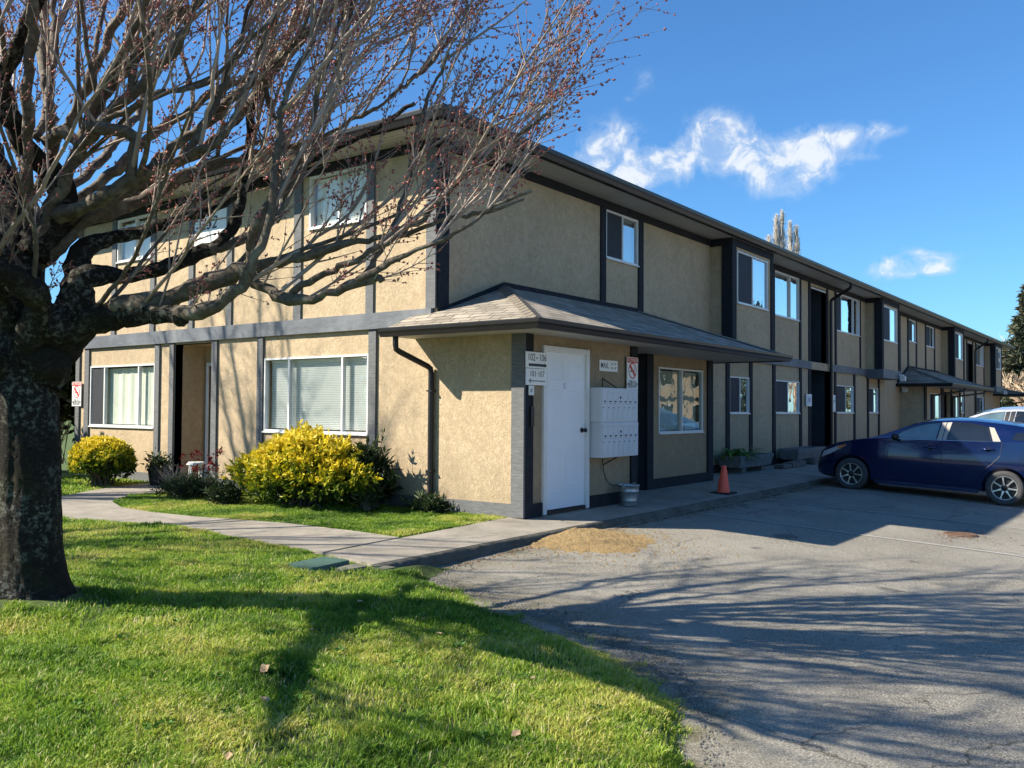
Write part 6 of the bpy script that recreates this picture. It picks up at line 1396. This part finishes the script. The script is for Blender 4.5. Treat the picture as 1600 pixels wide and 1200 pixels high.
    # wheels
    for s in (WB0, WB1):
        for sx in (-1, 1):
            c = (sx*0.775, -s*ls, WR); w_ = MB(); pr = [(0.205, -0.09), (0.245, -0.10), (0.285, -0.095), (0.298, -0.075), (WR, -0.05), (WR, 0.05), (0.298, 0.075), (0.285, 0.095), (0.245, 0.10), (0.205, 0.09)]
            w_.lathe([(a, b*1.0) for a, b in pr], c, 48, 0)
            wh = w_.build('wheel', 'rubber', t, smooth=True)
            r_ = MB(); o_ = sx*0.088
            r_.lathe([(0.206, -sx*0.09), (0.206, o_), (0.196, o_), (0.190, o_-sx*0.02), (0.188, -sx*0.09)], c, 48, 0); r_.build('rim', 'rim', wh, smooth=True)
            d = MB(); d.lathe([(0.0, 0.0), (0.19, 0.0), (0.19, 0.006), (0.0, 0.006)], (c[0]+sx*0.03, c[1], c[2]), 32, 0); d.build('wheel_disc', 'black_plastic', wh)
            sp = MB()
            for k in range(7):
                a = k*math.pi*2/7+0.5; ca, sa = math.cos(a), math.sin(a); P = []
                for rad_, hw_, dep in ((0.045, 0.020, 0.072), (0.12, 0.010, 0.078), (0.195, 0.014, 0.080)):
                    for q in (-1, 1): P.append((c[0]+sx*dep, c[1]+ca*rad_-sa*hw_*q, c[2]+sa*rad_+ca*hw_*q))
                    for q in (-1, 1): P.append((c[0]+sx*(dep-0.025), c[1]+ca*rad_-sa*hw_*q, c[2]+sa*rad_+ca*hw_*q))
                sp.add(P, [(0, 1, 5, 4), (4, 5, 9, 8), (0, 4, 6, 2), (4, 8, 10, 6), (1, 3, 7, 5), (5, 7, 11, 9), (8, 9, 11, 10)])
            sp.build('spokes', 'rim', wh); h = MB(); h.lathe([(0.0, sx*0.085), (0.045, sx*0.083), (0.055, sx*0.07), (0.055, sx*0.04)], c, 20, 0); h.build('hub_cap', 'black_plastic', wh, smooth=True)
    return t
# arch liners keep the wells dark: the body is closed, so the cut faces carry the paint; cover them
def ground_at(y): return float(rz_(np.array(9.0), np.array(y)))
yF = -2.17
make_car('parked_car', 'dark blue hatchback parked nose-in with its rear half in the sun', 'car_blue', (9.46, yF, ground_at(yF)-0.0), 0.05)
make_car('parked_car', 'white tall car parked just beyond the blue hatchback', 'car_white', (12.35, yF-0.45, ground_at(yF-0.45)), 0.05, 1.17, 1.08, True)
make_car('parked_car', 'white car parked across the lot, seen mirrored in the office window', 'car_white', (16.5, -13.2, ground_at(-13.2)), 0.0, 1.0, 1.0)
make_car('parked_car', 'dark blue car parked across the lot beside the white one', 'car_blue', (13.4, -13.0, ground_at(-13.0)), 0.0, 1.05, 1.0)
make_car('parked_car', 'second white car parked across the lot, further from the lawn', 'car_white', (20.4, -13.4, ground_at(-13.4)), 0.0, 1.1, 1.0)
KEEP[0] = True
# the facing wing across the car park, out of the frame but mirrored in the ground-floor windows
b2 = thing('apartment_building', 'sunlit tan two-storey wing across the car park, mirrored in the windows', 'building', (12, -21, -0.6))
m = MB(); m.box(6, 60, -30, -21, -0.6, 4.6); m.build('wall', 'stucco', b2); m = MB(); m.prism([(-31, 4.55), (-20.2, 4.55), (-25.5, 6.2)], 5.2, 60.8, 0); m.build('roof', 'shingles', b2)
TB2 = lambda u, w_, z: (u, -21+w_, z)
for k in range(10):
    x = 8+k*5.2
    for z in (0.5, 3.0): m = MB(TB2); m.box(x, x+1.7, -0.02, 0.03, z, z+1.15); f_ = m.build('window', 'privacy_glass', b2); m = MB(TB2); m.box(x-0.05, x+1.75, -0.02, 0.02, z-0.05, z+1.2); m.build('frame', 'white_frame', f_)
    for u in (x-0.25, x+1.8, x+3.4): m = MB(TB2); m.box(u, u+0.14, 0.0, 0.035, -0.4, 4.6); m.build('trim_board', 'trim', b2)
m = MB(TB2); m.box(6, 60, 0.0, 0.05, 1.95, 2.2); m.build('belt_board', 'trim', b2)
for i, (x, y, h) in enumerate(((62, -14, 9), (66, -22, 11), (58, -32, 10))): conifer(x, y, h, 2.6, ('conifer at the far end of the car park', 'tall conifer behind the facing wing', 'conifer behind the facing wing, furthest right')[i], 80+i, 70)
for i, (x, y, h) in enumerate(((38, -13, 6.5), (50, -12, 7), (30, -33, 9))): bare_tree('bare_tree', (x, y, -0.5), h, 2.4, ('bare tan tree at the car park edge, near one', 'bare tan tree at the car park edge, far one', 'bare tan tree behind the facing wing')[i], 90+i, 10, 5, group='bare trees past the building', sh=(0.6, 1.5), tr=0.018, twmat='far_twig', mat='far_twig')

SKYTINT = (0.54, 0.99, 1.44)
EXPO = 1.12
SKYSTR = 0.060
# ================================================================== CAMERA, LIGHT, SKY
cam = bpy.data.cameras.new('camera'); co = bpy.data.objects.new('camera', cam); col.objects.link(co); scene.camera = co
Rm = np.array([[0.59616452, 0.02614757, 0.8024364], [-0.80283809, 0.0116541, 0.5960832], [0.00623445, -0.99959016, 0.02794002]])
M = Matrix(((Rm[0][0], -Rm[0][1], -Rm[0][2], CAM[0]), (Rm[1][0], -Rm[1][1], -Rm[1][2], CAM[1]), (Rm[2][0], -Rm[2][1], -Rm[2][2], CAM[2]), (0, 0, 0, 1)))
co.matrix_world = M; cam.sensor_width = 36; cam.lens = 36*1380.99/1600; cam.clip_end = 2000
AZ, EL = 45.0, 36.5
sd = Vector((-math.sin(R(AZ))*math.cos(R(EL)), math.cos(R(AZ))*math.cos(R(EL)), math.sin(R(EL))))   # towards the sun
sl = bpy.data.lights.new('sun', 'SUN'); sl.energy = 5.0; sl.angle = R(0.53); sl.color = (1.0, 0.91, 0.76)
so = bpy.data.objects.new('sun', sl); col.objects.link(so); so.rotation_euler = sd.to_track_quat('Z', 'Y').to_euler()
wd = bpy.data.worlds.new('World'); scene.world = wd; wd.use_nodes = True; nt = wd.node_tree
bg = nt.nodes['Background']; bg.inputs["Strength"].default_value = SKYSTR
sky = N(nt, 'ShaderNodeTexSky'); sky.sky_type = 'NISHITA'; sky.sun_disc = False; sky.sun_elevation = R(EL); sky.sun_rotation = R(-AZ)
sky.air_density = 1.15; sky.dust_density = 0.3; sky.ozone_density = 2.2; sky.altitude = 0
tc = N(nt, 'ShaderNodeTexCoord'); nv = N(nt, 'ShaderNodeVectorMath'); nv.operation = 'NORMALIZE'; L(nt, tc.outputs['Generated'], nv.inputs[0])
def dot(vec):
    d = N(nt, 'ShaderNodeVectorMath'); d.operation = 'DOT_PRODUCT'; L(nt, nv.outputs[0], d.inputs[0]); d.inputs[1].default_value = tuple(vec); return d.outputs['Value']
def ray(px, py): v = Rm @ np.array([(px-800)/1380.99, (py-600)/1380.99, 1.0]); return v/np.linalg.norm(v)
acc = None
# cloud banks: direction, half-width and half-height (radians), tilt, density
for px, py, sw, sh, tilt, dn in ((950, 232, 0.032, 0.026, 0.3, 0.95), (1035, 262, 0.050, 0.022, 0.25, 0.85), (1140, 212, 0.032, 0.020, -0.5, 0.9), (1095, 222, 0.030, 0.016, 0.5, 0.8), (1225, 262, 0.034, 0.026, 0.3, 1.0), (1280, 237, 0.034, 0.020, 0.25, 1.15), (1180, 250, 0.03, 0.012, 0.0, 0.6),
                                 (1385, 203, 0.022, 0.008, 0.0, 0.42), (1352, 246, 0.018, 0.004, -0.1, 0.16), (1402, 412, 0.020, 0.011, 0.3, 0.95), (1448, 408, 0.022, 0.012, 0.0, 1.05), (1425, 422, 0.028, 0.006, 0, 0.5), (1010, 130, 0.012, 0.016, 0.5, 0.35), (985, 152, 0.012, 0.006, 0.5, 0.3), (300, -300, 0.2, 0.03, 0.2, 0.7)):
    d0 = ray(px, py); e = np.cross(d0, [0, 0, 1]); e /= np.linalg.norm(e); u_ = np.cross(e, d0)
    ea = e*math.cos(tilt)+u_*math.sin(tilt); ub = -e*math.sin(tilt)+u_*math.cos(tilt)
    a = math_(nt, 'MULTIPLY', dot(ea), 1.22/sw); b = math_(nt, 'MULTIPLY', dot(ub), 1.35/sh)
    r2 = math_(nt, 'ADD', math_(nt, 'MULTIPLY', a, a), math_(nt, 'MULTIPLY', b, b))
    g = math_(nt, 'MULTIPLY', math_(nt, 'POWER', 2.718, math_(nt, 'MULTIPLY', r2, -0.5)), dn)
    g = math_(nt, 'MULTIPLY', g, math_(nt, 'GREATER_THAN', dot(d0), 0.0))
    acc = g if acc is None else math_(nt, 'ADD', acc, g)
acc = math_(nt, 'MINIMUM', acc, 0.80)
n1 = noise(nt, nv.outputs[0], 26, 9, 0.62, 0.6); n2 = noise(nt, nv.outputs[0], 70, 6, 0.6)
nn = math_(nt, 'ADD', math_(nt, 'MULTIPLY', math_(nt, 'SUBTRACT', n1, 0.52), 2.4), math_(nt, 'MULTIPLY', math_(nt, 'SUBTRACT', n2, 0.5), 0.5))
den = math_(nt, 'ADD', acc, math_(nt, 'MULTIPLY', nn, math_(nt, 'MINIMUM', math_(nt, 'MULTIPLY', acc, 2.2), 1.0)))
fac = ramp(nt, den, [(0.10, 0.0), (0.55, 0.34), (1.25, 0.88)], 'EASE')
skyc = mix(nt, 1.0, sky.outputs[0], SKYTINT, 'MULTIPLY')
shade = ramp(nt, math_(nt, 'ADD', den, math_(nt, 'MULTIPLY', n2, 0.3)), [(0.3, (3.6, 5.0, 7.2)), (0.7, (5.3, 6.2, 7.4)), (1.2, (7.3, 7.6, 7.9))])
L(nt, mix(nt, fac, skyc, shade), bg.inputs['Color'])
scene.view_settings.view_transform = 'Standard'; scene.view_settings.look = 'None'; scene.view_settings.exposure = EXPO; scene.view_settings.gamma = 1.0
scene.view_settings.use_curve_mapping = False
scene.cycles.max_bounces = 8; scene.cycles.transparent_max_bounces = 24; scene.cycles.use_denoising = True
bpy.context.view_layer.update()
